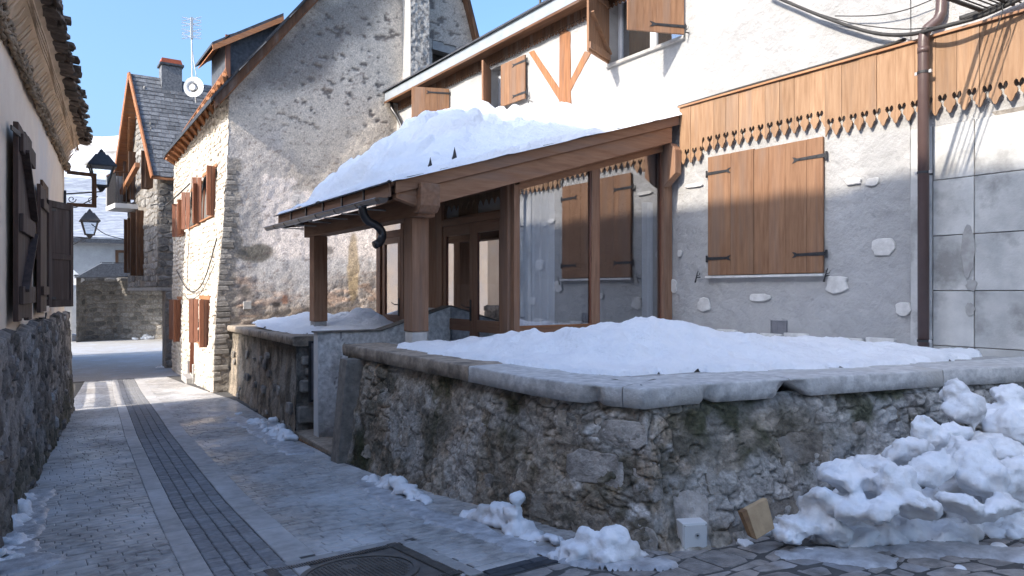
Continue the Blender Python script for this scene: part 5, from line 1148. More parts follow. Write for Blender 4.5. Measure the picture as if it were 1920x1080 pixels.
# eaves of the street side: soffit boards, rafters, slate edge
E0 = Vector(onX(424, 128, 3.49)); E1 = Vector(onX(307, 298, 3.58)); print('eave', E0, E1)
W0 = Vector(SP(-.05, 4.45)); W1 = Vector(SP(SLn, 4.0))
def EP(t, u, dz=0): a = W0.lerp(W1, t); b = E0.lerp(E1, t); v = a.lerp(b, u); return (v.x, v.y, v.z+dz)
nb = 24
for k in range(6):
    u0, u1 = k/6+.004, (k+1)/6-.004; MB().hexa([EP(0, u0, .0), EP(1, u0, .0), EP(1, u1, .0), EP(0, u1, .0), EP(0, u0, .025), EP(1, u0, .025), EP(1, u1, .025), EP(0, u1, .025)]).build('soffit_board', 'redwood', gh)
for k in range(15):
    t = (k+.3)/15; a = Vector(EP(t, -.15, -.05)); b = Vector(EP(t, .93, -.05)); r_ = MB().bar(a, b, .09, .11).build('rafter', 'redwood_x', gh, bevel=.01)
UP = Vector((1, .05, 1.08)).normalized()
ridge0 = Vector(GP(pk, pkz, .25)); 
def slab(P, th, nm, m, par): return MB().prism(P, (0, 0, th)).build(nm, m, par)
E0b = E0+Vector((-.02, -.12, .03)); E1b = E1+Vector((-.02, .1, .03))
RF0 = Vector(GP(pk, pkz+.05, .28)); RF1 = RF0+Vector((.3, 7.5, 0))
NQ = 12; off = E0b.lerp(E1b, .5)
rfm = MB()
LV0 = Vector(GP(-.42, float(zL0[1]+sl_l*(-.42-zL0[0]))+.03, .28))
rfm.add([LV0, E1b, RF1, RF0, LV0+Vector((0, 0, .1)), E1b+Vector((0, 0, .1)), RF1+Vector((0, 0, .1)), RF0+Vector((0, 0, .1))], [(0, 1, 2, 3), (4, 5, 6, 7), (0, 1, 5, 4), (1, 2, 6, 5), (2, 3, 7, 6), (3, 0, 4, 7)]); rfm.build('street_roof', 'slate', gh)
RR0 = Vector(GP(11.4, float(roofz(11.4))+.05, .28)); RR1 = RR0+Vector((.3, 7.5, 0))
MB().add([RF0, RF1, RR1, RR0, RF0+Vector((0, 0, .1)), RF1+Vector((0, 0, .1)), RR1+Vector((0, 0, .1)), RR0+Vector((0, 0, .1))], [(0, 1, 2, 3), (4, 5, 6, 7), (0, 1, 5, 4), (1, 2, 6, 5), (2, 3, 7, 6), (3, 0, 4, 7)]).build('back_roof', 'slate', gh)
# verge boards along both rakes
def verge(La, Lb, d0, d1, dz0, dz1, nm, m):
    za, zb = float(roofz(La)), float(roofz(Lb)); MB().hexa([GP(La, za+dz0, d0), GP(Lb, zb+dz0, d0), GP(Lb, zb+dz0, d1), GP(La, za+dz0, d1), GP(La, za+dz1, d0), GP(Lb, zb+dz1, d0), GP(Lb, zb+dz1, d1), GP(La, za+dz1, d1)]).build(nm, m, gh)
verge(-.35, pk, .26, .29, -.20, .04, 'verge_board', 'brown_z'); verge(-.35, pk, .02, .255, -.10, -.06, 'verge_soffit', 'brown_z'); verge(-.2, pk, .08, .16, -.24, -.11, 'purlin_board', 'timber')
verge(pk, 11.3, .26, .29, -.22, .04, 'verge_board', 'brown_z'); verge(pk, 11.3, .02, .255, -.10, -.06, 'verge_soffit', 'brown_z')
k = -.4
while k < pk-.3:
    za = float(roofz(k)); zb = float(roofz(k+.3)); MB().hexa([GP(k, za+.05, .12), GP(k+.3, zb+.05, .12), GP(k+.3, zb+.05, .33+qr.uniform(-.02, .02)), GP(k, za+.05, .33+qr.uniform(-.02, .02)), GP(k, za+.085, .12), GP(k+.3, zb+.085, .12), GP(k+.3, zb+.085, .33), GP(k, za+.085, .33)]).build('verge_slate', 'slate', gh); k += .27
# shed dormer on the street slope
p0 = onY(424, 112, 16.75); p1 = onY(424, 66, 16.75); p2 = onY(505, 62, 16.75)
dm = MB().prism([(p0[0], 16.75, p0[2]-.3), (p2[0]+.5, 16.75, p0[2]-.3), (p2[0]+.5, 16.75, onY(505, 45, 16.75)[2]+.25), (p1[0], 16.75, p1[2])], (0, 1.5, 0)).build('dormer', 'slate', gh)
q0 = onY(398, 84, 16.6); q1 = onY(532, 30, 16.6)
MB().prism([q0, q1, (q1[0], q1[1], q1[2]+.07), (q0[0], q0[1], q0[2]+.06)], (0, 1.9, 0)).build('dormer_roof', 'slate', dm)
MB().prism([(q0[0]+.02, q0[1]-.02, q0[2]-.12), (q1[0], q1[1]-.02, q1[2]-.13), (q1[0], q1[1]-.02, q1[2]-.005), (q0[0], q0[1]-.02, q0[2]-.005)], (0, .03, 0)).build('dormer_barge', 'redwood_x', dm)
MB().box(p0[0]-.02, p0[0]+.08, 16.69, 16.748, p0[2]-.4, p1[2]).build('dormer_post', 'redwood_z', dm)
MB().prism([(q0[0]+.05, 16.6, q0[2]-.03), (p1[0]+.05, 16.6, p1[2]-.03), (p1[0]+.05, 16.6, p1[2]-.06), (q0[0]+.05, 16.6, q0[2]-.06)], (0, 1.8, 0)).build('dormer_soffit', 'redwood', dm)
# little wall box and lamp wires
lb = gL(463, 573); MB().prism([GP(lb[0]-.08, lb[1]-.08), GP(lb[0]+.09, lb[1]-.08), GP(lb[0]+.09, lb[1]+.09), GP(lb[0]-.08, lb[1]+.09)], tuple(GN*.05)).build('wall_box', 'concrete', gh, bevel=.006)
sc = SP
cable(smoothpath([sc(.25, 1.15, .06), sc(1.4, .3, .07), sc(2.9, -.02, .08), sc(4.8, .1, .07), sc(7, .6, .06)]), .015, 'black cable looping low across the sunlit stone wall')
cable(smoothpath([sc(.2, .6, .06), sc(1.9, -.05, .07), sc(4.0, -.22, .08), sc(6.2, .05, .07)]), .010, 'thinner second cable looping just below the first on the stone wall')
cable(smoothpath([sc(4.4, 3.2, .08), sc(4.45, .2, .08)]), .009, 'thin vertical wire down the sunlit stone wall')
cable(smoothpath([sc(4.6, 2.9, .1), sc(6.4, 2.7, .25), sc(7.8, 2.6, .35), (3.5, 25.8, 2.8), (3.4, 26.3, 2.8)]), .02, 'grey conduit arm between the stone house and the chalet')

# TV aerial and dish
ax, ay = 3.60, 20.0
UNIT = 1.0
an = T('tv_aerial', 'white television aerial with ladder of short rods on a thin mast above the roof', 'aerial', (ax, ay, 4.9))
ZA = lambda y: onY(360, y, ay)[2]
ax = onY(359, 60, ay)[0]
MB().tube([(ax+.02, ay, ZA(160)), (ax, ay, ZA(34))], .018, 6).build('mast', 'alu', an); MB().tube([(ax+.12, ay-.05, ZA(150)), (ax+.02, ay, ZA(95))], .012, 5).build('stay', 'alu', an)
RT = Vector((.829, -.559, 0))
for j, yy in enumerate((37, 47, 60, 70)):
    z = ZA(yy)
    for sg in (-1, 1):
        for q in (-.05, .05): MB().tube([(ax, ay-.05, z), (ax+RT.x*.25*sg, ay+RT.y*.25*sg-.05, z+q)], .0075, 4).build('rod', 'alu', an)
for k in range(9): MB().tube([(ax-RT.x*.25, ay-RT.y*.25+.05, ZA(72-k*4.8)), (ax+RT.x*.25, ay+RT.y*.25+.05, ZA(72-k*4.8))], .0035, 3).build('reflector_wire', 'alu', an)
MB().box(ax-.03, ax+.03, ay-.08, ay-.02, ZA(74), ZA(34)).build('boom', 'alu', an)
dc = Vector(onX(363, 163, 3.55)); ds = T('satellite_dish', 'white satellite dish at the roof edge of the stone house', 'satellite dish', tuple(dc-Vector((0, 0, .25))))
nd = Vector((-.35, -.9, .25)).normalized(); ux = nd.cross(Vector((0, 0, 1))).normalized(); uz = ux.cross(nd)
Vv = [tuple(dc-nd*.05)]; Ff = []
for r_, dd_ in ((.13, -.042), (.22, -.02), (.29, .0)):
    for k in range(24): a = 2*math.pi*k/24; Vv.append(tuple(dc+ux*(r_*.82*math.cos(a))+uz*(r_*math.sin(a))+nd*dd_))
for k in range(24): Ff.append((0, 1+k, 1+(k+1) % 24))
for lv in range(2):
    for k in range(24): Ff.append((1+lv*24+k, 1+lv*24+(k+1) % 24, 25+lv*24+(k+1) % 24, 25+lv*24+k))
MB().add(Vv, Ff).build('reflector', 'dish', ds, smooth=True); MB().tube([tuple(dc-uz*.28), tuple(dc-uz*.2+nd*.25)], .008, 5).build('arm', 'alu', ds); MB().tube([tuple(dc-nd*.12), (dc.x+.1, dc.y+.2, dc.z-.35)], .02, 6).build('bracket', 'alu', ds)

# ================================================================ CHALET
UNIT = 1.2      # this block is measured in units of 1.2 m
ch = T('chalet', 'stone chalet with steep slate roof, wide brown verge and a small balcony over the street', 'house', (3, 23.5, -2.1))
CA = Vector((3.01, 22, 0)); CDr = Vector((-.103, .995, 0)).normalized(); CNn = Vector((-CDr.y, CDr.x, 0))
def CP(s, z, d=0): v = CA+CDr*s+CNn*d; return (v.x, v.y, z)
WL = 3.52; rs_ = 3.24/1.95
def crz(s): return 3.12+rs_*(s+.2) if s < 1.75 else 3.12+rs_*(3.7-s)
Sg, Z = np.meshgrid(np.arange(0, WL+.03, .06), np.arange(.08, 6.4, .06), indexing='ij'); D = .03*(fbm(Sg*3, Z*3, 0, 170, 3)-.5)
Sc = (Sg[:-1, :-1]+Sg[1:, 1:])/2; Zc = (Z[:-1, :-1]+Z[1:, 1:])/2
cw = [(1.55, 2.25, .45, 2.35), (2.65, 3.1, .55, 2.2), (2.5, 3.2, 2.75, 4.2), (.5, .95, 2.9, 4.0)]
kp = Zc < np.where(Sc < 1.75, 3.12+rs_*(Sc+.2), 3.12+rs_*(3.7-Sc))-.05
for a, b, c, d in cw: kp &= ~((Sc > a) & (Sc < b) & (Zc > c) & (Zc < d))
grid('front_wall', np.stack([CA.x+CDr.x*Sg+CNn.x*D, CA.y+CDr.y*Sg+CNn.y*D, Z], -1), Sg.shape[0], Sg.shape[1], 'mortar', ch, kp)
rubble(lambda s, h, d: CP(s, h, d), 0.0, WL, .1, 6.2, .17, .3, 'stone_cool', ch, relief=.02, gap=.02, limit=260, seed=50, keep=lambda s, h: h < crz(s)-.15 and all(not (a-.1 < s < b+.1 and c-.08 < h < d+.08) for a, b, c, d in cw), prob=.95)
for a, b, c, d in cw:
    wn = MB().prism([CP(a, c, -.2), CP(b, c, -.2), CP(b, d, -.2), CP(a, d, -.2)], tuple(-CNn*.03)).build('window', 'interior', ch)
    for s0, s1 in ((a, a+.06), (b-.06, b), ((a+b)/2-.03, (a+b)/2+.03)): MB().prism([CP(s0, c, -.15), CP(s1, c, -.15), CP(s1, d, -.15), CP(s0, d, -.15)], tuple(CNn*.05)).build('frame', 'brown_z', wn)
    for s_ in (a, b): MB().prism([CP(s_-.02, c, 0), CP(s_+.02, c, 0), CP(s_+.02, d, 0), CP(s_-.02, d, 0)], tuple(CNn*.2)).build('shutter', 'brown_z', wn)
# near side wall
MB().prism([(3.01, 22, .1), (6.5, 21.9, .1), (6.5, 21.9, 3.4), (3.01, 22, 3.4)], (0, .15, 0)).build('side_wall', 'mortar', ch)
rubble(lambda s, h, d: (3.01+s, 22-d, h), 0, .9, .1, 3.2, .2, .36, 'stone_cool', ch, relief=.025, gap=.02, limit=80, seed=51)
MB().prism([(3.0, 21.97, .0), (6.5, 21.9, .0), (6.5, 25.4, 0), (2.63, 25.5, 0)], (0, 0, .09)).build('jetty_floor', 'concrete', ch)
MB().box(3.2, 4.6, 21.95, 22.5, -2.3, .0).build('pier', 'mortar', ch)
rubble(lambda s, h, d: (3.2+s, 21.95-d, h), 0, .7, -2.1, -.02, .2, .34, 'stone_cool', ch, relief=.025, gap=.02, limit=60, seed=52)
# roof slopes in slates
def vx(Y, o=0): return np.interp(Y, [21.8, 23.75, 25.8], [2.84, 2.5, 2.23])+o
NS = MB()
def cslope(Y0_, z0, Y1_, z1, nm, rows, parts):
    cnt = 0; rest = MB()
    for r_ in range(rows):
        ta, tb = r_/rows, (r_+1.25)/rows; ya = Y0_+(Y1_-Y0_)*ta; yb_ = Y0_+(Y1_-Y0_)*min(tb, 1); za = z0+(z1-z0)*ta; zb = z0+(z1-z0)*min(tb, 1)
        x = float(vx(ya))-.02-(.12 if r_ % 2 else 0)
        while x < 7.5:
            w_ = qr.uniform(.2, .3); lift = qr.uniform(.012, .03); xa = max(x, float(vx(ya))-.02)
            if x+w_ > xa+.04:
                vs = [(xa+.004, ya, za+lift+.02), (x+w_-.004, ya, za+lift+.02), (x+w_-.004, yb_, zb+.006), (xa+.004, yb_, zb+.006), (xa+.004, ya, za+lift), (x+w_-.004, ya, za+lift)]
                fs = [(0, 1, 2, 3), (4, 5, 1, 0)]
                if cnt < parts and xa < 5.4: MB().add(vs, fs).build('slate', 'slate2', ch); cnt += 1
                else: rest.add(vs, fs)
            x += w_
    rest.build(nm, 'slate2', ch, kind='stuff')
cslope(21.8, 3.12, 23.75, 6.36, 'slate_infill', 24, 280)
MB().prism([(2.86, 21.8, 3.05), (7.5, 21.8, 3.05), (7.5, 23.75, 6.30), (2.52, 23.75, 6.30)], (0, 0, .05)).build('near_slope', 'redwood_x', ch)
MB().prism([(2.52, 23.75, 6.30), (7.5, 23.75, 6.30), (7.5, 25.8, 2.93), (2.25, 25.8, 2.93)], (0, 0, .06)).build('far_slope', 'redwood_x', ch)
MB().bar((2.84, 21.78, 3.10), (2.49, 23.75, 6.36), .04, .14).build('verge_board', 'redwood', ch); MB().bar((2.49, 23.75, 6.36), (2.22, 25.8, 2.93), .05, .16).build('verge_board', 'redwood', ch)
MB().bar((2.56, 24.3, 5.2), (2.62, 25.5, 3.2), .05, .08).build('soffit_batten', 'timber', ch)
MB().bar((2.60, 22.75, 3.55), (2.42, 24.9, 3.0), .12, .14).build('brace', 'timber', ch)
p = onY(320, 120, 23.75); MB().box(p[0]-.28, p[0]+.28, 23.5, 24.0, 5.9, 6.72).build('chimney', 'slate2', ch); MB().box(p[0]-.33, p[0]+.33, 23.45, 24.05, 6.72, 6.78).build('chimney_slab', 'slate', ch); MB().prism([(p[0]-.3, 23.5, 6.78), (p[0]+.3, 23.5, 6.78), (p[0]+.25, 23.5, 6.92), (p[0]-.27, 23.5, 6.92)], (0, .5, 0)).build('chimney_cap', 'terra', ch)
# balcony
MB().prism([CP(2.2, 2.45, 0), CP(3.5, 2.45, 0), CP(3.5, 2.45, .62), CP(2.2, 2.45, .62)], (0, 0, .14)).build('balcony_slab', 'white_paint', ch)
MB().prism([CP(3.35, 2.6, .0), CP(3.5, 2.6, .0), CP(3.5, 2.6, .62), CP(3.35, 2.6, .62)], (0, 0, .95)).build('balcony_side_wall', 'facade', ch)
for k in range(12): a = CP(2.24+k*.1, 2.6, .6); MB().tube([a, (a[0], a[1], 3.5)], .012, 5).build('baluster', 'iron', ch)
for k in range(5): a = CP(2.22, 2.6, .1+k*.11); MB().tube([a, (a[0], a[1], 3.5)], .012, 5).build('baluster', 'iron', ch)
MB().bar(CP(2.2, 3.52, .6), CP(3.4, 3.52, .6), .05, .05).build('handrail', 'brown_y', ch); MB().bar(CP(2.22, 3.52, 0), CP(2.22, 3.52, .62), .05, .05).build('handrail', 'brown_y', ch)
MB().prism([CP(2.4, 2.62, .56), CP(3.3, 2.62, .56), CP(3.3, 3.45, .56), CP(2.4, 3.45, .56)], tuple(CNn*.01)).build('balcony_screen', 'panel_cream', ch)

# ================================================================ FAR END OF THE STREET
UNIT = 1.28
fa = T('far_stone_wall', 'curved grey stone retaining wall closing the end of the street', 'wall', (3, 33, -2.2))
fpts = [onZ(143, 640, -2.25), onZ(160, 637, -2.25), onZ(220, 634, -2.25), onZ(310, 634, -2.25), (7.5, 31.5, 0)]
fxs = [p[0] for p in fpts]; fys = [p[1] for p in fpts]; fs_ = [0]
for i in range(1, 5): fs_.append(fs_[-1]+math.dist((fxs[i], fys[i]), (fxs[i-1], fys[i-1])))
def FW(s, h, d=0):
    x = float(np.interp(s, fs_, fxs)); y = float(np.interp(s, fs_, fys)); return (x, y-d, h)
print('far wall', list(zip(fxs, fys)), fs_)
ft = .62
S, V = np.meshgrid(np.linspace(0, fs_[-1], 100), np.linspace(-2.4, ft, 50), indexing='ij'); grid('wall_face', np.stack([np.interp(S, fs_, fxs), np.interp(S, fs_, fys)-.03*(fbm(S*3, V*3, 0, 180, 3)-.5), V], -1), 100, 50, 'mortar', fa)
rubble(FW, 0, fs_[-1]-1.5, -2.25, ft, .20, .32, 'stone_cool', fa, relief=.03, gap=.03, limit=300, seed=60, jit=.3)
MB().prism([(fxs[0]-.1, fys[0]-.1, ft), (fxs[1], fys[1]-.12, ft), (fxs[2], fys[2]-.12, ft), (fxs[3], fys[3]-.12, ft), (7.5, 31.4, ft), (8, 36, ft), (fxs[0]-.1, 36.5, ft)], (0, 0, .08)).build('capping', 'slate', fa)
tr = T('terrace_railing', 'thin metal railing with glass on top of the far stone wall', 'railing', (3, 33.5, .7))
ra = onY(188, 520, fys[2]); 
for x in (190, 212, 236): p = onY(x, 520, fys[2]-.02); MB().tube([(p[0], p[1], .69), (p[0], p[1], 1.32)], .025, 6).build('post', 'alu', tr)
a = onY(188, 490, fys[2]-.02); b = onY(300, 490, fys[2]-.02)
for z in (1.32, 1.10, .92): MB().bar((a[0], a[1], z), (b[0], b[1], z), .04, .035 if z > 1.2 else .02).build('rail', 'iron', tr)
pv = T('awning_roof', 'dark sloping lean-to roof beside the railing on the far wall', 'roof', (1.8, 35, .7))
MB().prism([onY(143, 520, 35), onY(190, 494, 35), onY(240, 494, 35), onY(240, 518, 35)], (0, 2.5, 0)).build('slates', 'slate', pv)
# distant house with frosted slate roof
fh = T('distant_house', 'distant white house under a big frosted slate roof with snow on the ridge', 'house', (0, 47, -2))
p = onY(125, 450, 46); q = onY(330, 450, 46)
MB().box(-3, 14, 46, 52, -2.4, p[2]-.05).build('wall', 'facade', fh)
rt = onY(150, 318, 52)[2]
MB().prism([(-3.5, 45.6, p[2]), (15, 45.6, p[2]), (15, 52, rt), (-3.5, 52, rt)], (0, 0, .15)).build('roof', 'slate_far', fh)
for k in range(48):
    t0, t1 = k/48, (k+1)/48; z0 = p[2]+(rt-p[2])*t0+.151; z1 = p[2]+(rt-p[2])*t1+.151; y0 = 45.6+6.4*t0; y1 = 45.6+6.4*t1
    MB().prism([(-3.5, y0, z0+.022), (15, y0, z0+.022), (15, y1, z1), (-3.5, y1, z1)], (0, 0, .02)).build('slate_course', 'slate_far', fh)
MB().box(-3.5, 15, 45.5, 45.62, p[2]-.12, p[2]+.1).build('gutter', 'slate', fh)
Xg, Yg = np.meshgrid(np.linspace(-3.5, 15, 120), np.linspace(50.8, 53.5, 12), indexing='ij'); zz = rt+.15+np.where(Yg < 52, (Yg-52)*(rt-p[2])/6.4, -(Yg-52)*.5)+.05+.35*vnoise(Xg*.7, Yg*.7, 0, 77)*sst(50.8, 51.5, Yg+.4*vnoise(Xg*1.5, 0, 0, 5))
grid('ridge_snow', np.stack([Xg, Yg, zz], -1), 120, 12, 'snow', fh)
wp = onY(230, 484, 45.9); wn = MB().box(wp[0]-.35, wp[0]+.35, 45.93, 45.99, wp[2]-.45, wp[2]+.45).build('window', 'brown_z', fh); MB().box(wp[0]-.2, wp[0]+.2, 45.9, 45.93, wp[2]-.3, wp[2]+.3).build('pane', 'interior', wn)
cable(smoothpath([(1.3, 20, 1.6), onY(200, 440, 24), onY(245, 452, 24.9)]), .012, 'thin wire sagging from the lower lantern to the chalet')
# left outbuilding at the end
ob = T('snowy_shed', 'low shed with a snow covered roof at the left end of the far wall', 'shed', (.5, 38, -2.2))
MB().box(-4, 1.7, 38, 42, -2.4, .3).build('wall', 'facade', ob); MB().prism([onY(120, 490, 37.8), onY(160, 525, 37.8), (1.9, 37.8, .25), (-4, 37.8, .25), (-4, 37.8, 1.9)], (0, 4, 0)).build('roof', 'snow', ob)
# mountains
UNIT = 1.0
an_ = np.linspace(-70, 40, 140); rr_ = np.array([150, 190, 240, 300, 380]); A, Rr = np.meshgrid(np.radians(an_), rr_, indexing='ij')
# angle measured from the view axis, positive to the right
el = np.interp(np.degrees(A), [-70, -40, -32, -28, -20, -5, 0, 20, 40], [.14, .165, .18, .205, .27, .335, .345, .34, .3])
Hh = Rr*el*np.interp(Rr, [150, 240, 300, 380], [.25, .7, 1.0, .85])+10*(fbm(A*30, Rr*.02, 0, 190, 4)-.5)
X = Rr*(np.sin(A)*.829+np.cos(A)*.559); Y = Rr*(np.cos(A)*.829-np.sin(A)*.559)
mo = grid('mountain', np.stack([X, Y, Hh-4], -1), 140, 5, 'mount'); mo['kind'] = 'structure'

# ================================================================ SNOW HEAPS
hr = random.Random(12)
def blobmesh(name, label, blobs, vox, m='snow_old', cat='snow heap', disp=.03, group=None, smooth_it=4, dscale=.12, rough_=.55):
    me = bpy.data.meshes.new(name); bm = bmesh.new()
    for (x, y, z, rx, ry, rz_, a, tilt) in blobs:
        r = bmesh.ops.create_icosphere(bm, subdivisions=1 if hr.random() < rough_ else 2, radius=1)
        if rough_:
            for v in r['verts']: v.co *= hr.uniform(.78, 1.16)
        from mathutils import Matrix, Euler
        Mx = Matrix.Translation((x, y, z))@Euler((tilt, tilt*.6, a)).to_matrix().to_4x4()@Matrix.Diagonal((rx, ry, rz_, 1)); bmesh.ops.transform(bm, matrix=Mx, verts=r['verts'])
    bm.to_mesh(me); bm.free()
    o = link(name, me, m); tag(o, label, cat, group)
    c = setcenter(o); o.location.z += ZO
    mm = o.modifiers.new('fuse', 'REMESH'); mm.mode = 'VOXEL'; mm.voxel_size = vox; mm.use_smooth_shade = True
    s = o.modifiers.new('smooth', 'SMOOTH'); s.factor = .5; s.iterations = smooth_it
    for k, (sc_, st_) in enumerate(((dscale, disp), (dscale*.3, disp*.35))):
        t = bpy.data.textures.new(name+'_relief', 'CLOUDS'); t.noise_scale = sc_; t.noise_depth = 3
        d = o.modifiers.new('relief', 'DISPLACE'); d.texture = t; d.strength = st_; d.mid_level = .5; d.texture_coords = 'GLOBAL'
    return o
def B(x, y, z, r, fl=1.0, an=None, ti=None, e=1.0): return (x, y, z, r*e, r, r*fl, an if an is not None else hr.uniform(0, 3), ti if ti is not None else hr.uniform(-.4, .4))
def pixB(x, y, Y, r, fl=1., **k): p = onY(x, y, Y); return B(p[0], p[1], p[2], r, fl, **k)
bl = []
# body of the heap, rising to the right against the wall
for k in range(120):
    x = 3.95+hr.random()**.8*3.6; wdt = max(.3, min(1.05, .35+.35*(x-3.9))); yb_ = 2.78-.17*(x-4); yy = yb_-hr.random()*wdt; top = float(np.interp(x, [3.9, 4.3, 4.8, 5.2, 5.6, 6, 7.5], [.06, .20, .34, .44, .72, .86, .9]))
    hmax = top*(1-(yb_-yy)/wdt)**.8; r = hr.uniform(.07, .16)
    bl.append((x, yy, float(G(yy))+hr.random()*hmax-r*.3, r*hr.uniform(1, 2.2), r*hr.uniform(.8, 1.3), r*hr.uniform(.45, .9), hr.uniform(0, 3), hr.uniform(-.9, .9)))
for k in range(260):
    x = 3.9+hr.random()**.7*3.4; wdt = max(.3, min(1.15, .4+.35*(x-3.9))); yy = 2.75-.17*(x-4)-wdt*hr.uniform(.6, 1.0); r = hr.uniform(.03, .07); bl.append((x, yy, float(G(yy))+r*.3, r*1.5, r, r*.7, hr.uniform(0, 3), .2))
for (px, py, Y, r, fl) in ((1790, 735, 2.5, .10, 1.1), (1812, 765, 2.42, .15, .9), (1765, 820, 2.4, .13, .7), (1700, 845, 2.4, .12, .7), (1735, 805, 2.45, .08, 1.3), (1640, 875, 2.45, .14, .5), (1585, 895, 2.45, .15, .6), (1540, 940, 2.5, .12, .6), (1680, 915, 2.2, .16, .8), (1745, 880, 2.15, .15, .8), (1835, 880, 2.05, .17, 1.2), (1900, 800, 2.25, .19, .7), (1890, 740, 2.4, .15, .6), (1905, 900, 1.95, .19, .8), (1600, 955, 2.3, .11, .6), (1500, 985, 2.55, .10, .7), (1475, 1000, 2.6, .08, .7), (1530, 960, 2.55, .10, .8), (1560, 990, 2.45, .10, .7), (1610, 915, 2.5, .12, .7), (1800, 945, 1.95, .15, .45), (1870, 955, 1.85, .14, .4), (1720, 950, 2.05, .14, .5), (1655, 955, 2.15, .11, .6)):
    p = onY(px, py, Y); bl.append((p[0], p[1], p[2], r*hr.uniform(1., 1.7), r, r*fl, hr.uniform(0, 3), hr.uniform(-.7, .7)))
hp = blobmesh('snow_heap', 'big heap of cleared lumpy snow against the right end of the terrace wall', bl, .02, disp=.09, dscale=.10, smooth_it=1)
# separate lumps in front of the heap
def lump(px, py, r, fl, label, e=1.4, name='snow_lump', m='snow_old', Z=None, grp='loose snow lumps fallen from the heap'):
    y0 = 2.2; p = onZ(px, py, float(G(y0))+.0)
    for _ in range(3): p = onZ(px, py, float(G(p[1])))
    bs = [B(p[0], p[1], p[2]+r*fl*.5, r, fl, e=e)]+[B(p[0]+hr.uniform(-1, 1)*r, p[1]+hr.uniform(-.5, .5)*r, p[2]+r*fl*.4, r*hr.uniform(.5, .8), fl) for _ in range(4)]
    return blobmesh(name, label, bs, max(.008, r*.12), m, 'snow lump', r*.22, grp, 2, r*1.2)
for a in ((1610, 1022, .105, .55, 'largest block of snow lying on the cobbles before the heap, flat topped'), (1685, 1003, .05, .8, 'rounded snow lump just right of the largest block'), (1513, 1036, .035, .6, 'small white snow chip near the timber block'), (1755, 1010, .035, .9, 'small round snow ball alone on the cobbles'), (1865, 1005, .06, .6, 'grey flattened snow lump in front of the heap at the right'), (1900, 1000, .08, .7, 'snow lump at the right edge in front of the heap'), (1875, 1030, .045, .5, 'icy snow piece nearest the bottom right corner'), (1395, 1022, .04, .5, 'crumbled snow piece at the foot of the timber block'), (1800, 1068, .03, .4, 'thin snow flake on the cobbles near the bottom edge'), (1445, 1000, .07, .6, 'snow lump leaning on the timber block'), (1545, 1015, .06, .6, 'snow lump between the timber block and the largest block'), (1790, 985, .05, .7, 'grey snow lump at the foot of the heap, middle')):
    lump(*a)
def line_heap(pts, n, r, label, sp=.06, hfun=None, vox=.016, m='snow_old'):
    bs = []
    for k in range(n):
        t = hr.random()*(len(pts)-1); i = int(t); f = t-i; px = pts[i][0]*(1-f)+pts[i+1][0]*f; py = pts[i][1]*(1-f)+pts[i+1][1]*f; hh = pts[i][2]*(1-f)+pts[i+1][2]*f; w_ = pts[i][3]*(1-f)+pts[i+1][3]*f
        p = (0, 5, 0)
        p = onZ(px, py, -1.9)
        for _ in range(5): p = onZ(px, py, float(G(p[1])))
        dx = hr.uniform(-1, 1)*w_; rr2 = hr.uniform(.7, 1.6)*r; hh = hh*1.6; k2 = 1-abs(dx)/(w_+.01)
        bs.append(B(p[0]+dx, p[1]+hr.uniform(-.05, .05), p[2]+hr.random()*hh*k2, rr2*(.6+.4*k2), hr.uniform(.5, .8), e=1.3))
    return blobmesh('snow_remnant', label, bs, vox, m, 'snow', .03, 'remnants of shovelled snow along the walls', 2, .05)
line_heap([(470, 793, .03, .08), (500, 800, .13, .14), (530, 822, .10, .13), (548, 830, .05, .1)], 70, .055, 'snow remnant at the foot of the far terrace wall, before the steps')
line_heap([(443, 776, .02, .06), (452, 777, .02, .05)], 8, .04, 'tiny snow scrap beyond the remnant at the far terrace wall')
line_heap([(692, 902, .03, .05), (730, 915, .08, .1), (770, 935, .06, .1), (800, 948, .04, .07)], 60, .045, 'snow remnant along the mossy wall, just this side of the steps')
line_heap([(880, 970, .03, .05), (930, 985, .10, .10), (955, 992, .22, .05), (985, 1005, .07, .10), (1040, 1025, .04, .08)], 80, .05, 'snow remnant with a knob standing up against the mossy wall')
line_heap([(1050, 1045, .03, .06), (1110, 1050, .14, .12), (1150, 1050, .18, .12), (1185, 1052, .05, .1)], 70, .05, 'snow remnant with two horns at the corner of the mossy wall')
line_heap([(55, 925, .03, .05), (40, 955, .06, .09), (20, 985, .05, .1), (5, 1000, .03, .08)], 60, .055, 'dirty snow bank on the left at the foot of the cream house')
line_heap([(40, 1010, .02, .1), (15, 1030, .03, .12), (0, 1060, .06, .12)], 40, .045, 'crumbled snow nearest the bottom left corner')
line_heap([(300, 690, .02, .15), (312, 687, .02, .12)], 10, .06, 'snow scrap in the shade beyond the stone house door')
line_heap([(128, 636, .2, .6), (150, 638, .1, .4)], 24, .22, 'snow bank at the left foot of the far stone wall', vox=.05)
line_heap([(262, 636, .12, .3), (290, 635, .1, .3)], 20, .16, 'snow scraps at the right foot of the far stone wall', vox=.04)
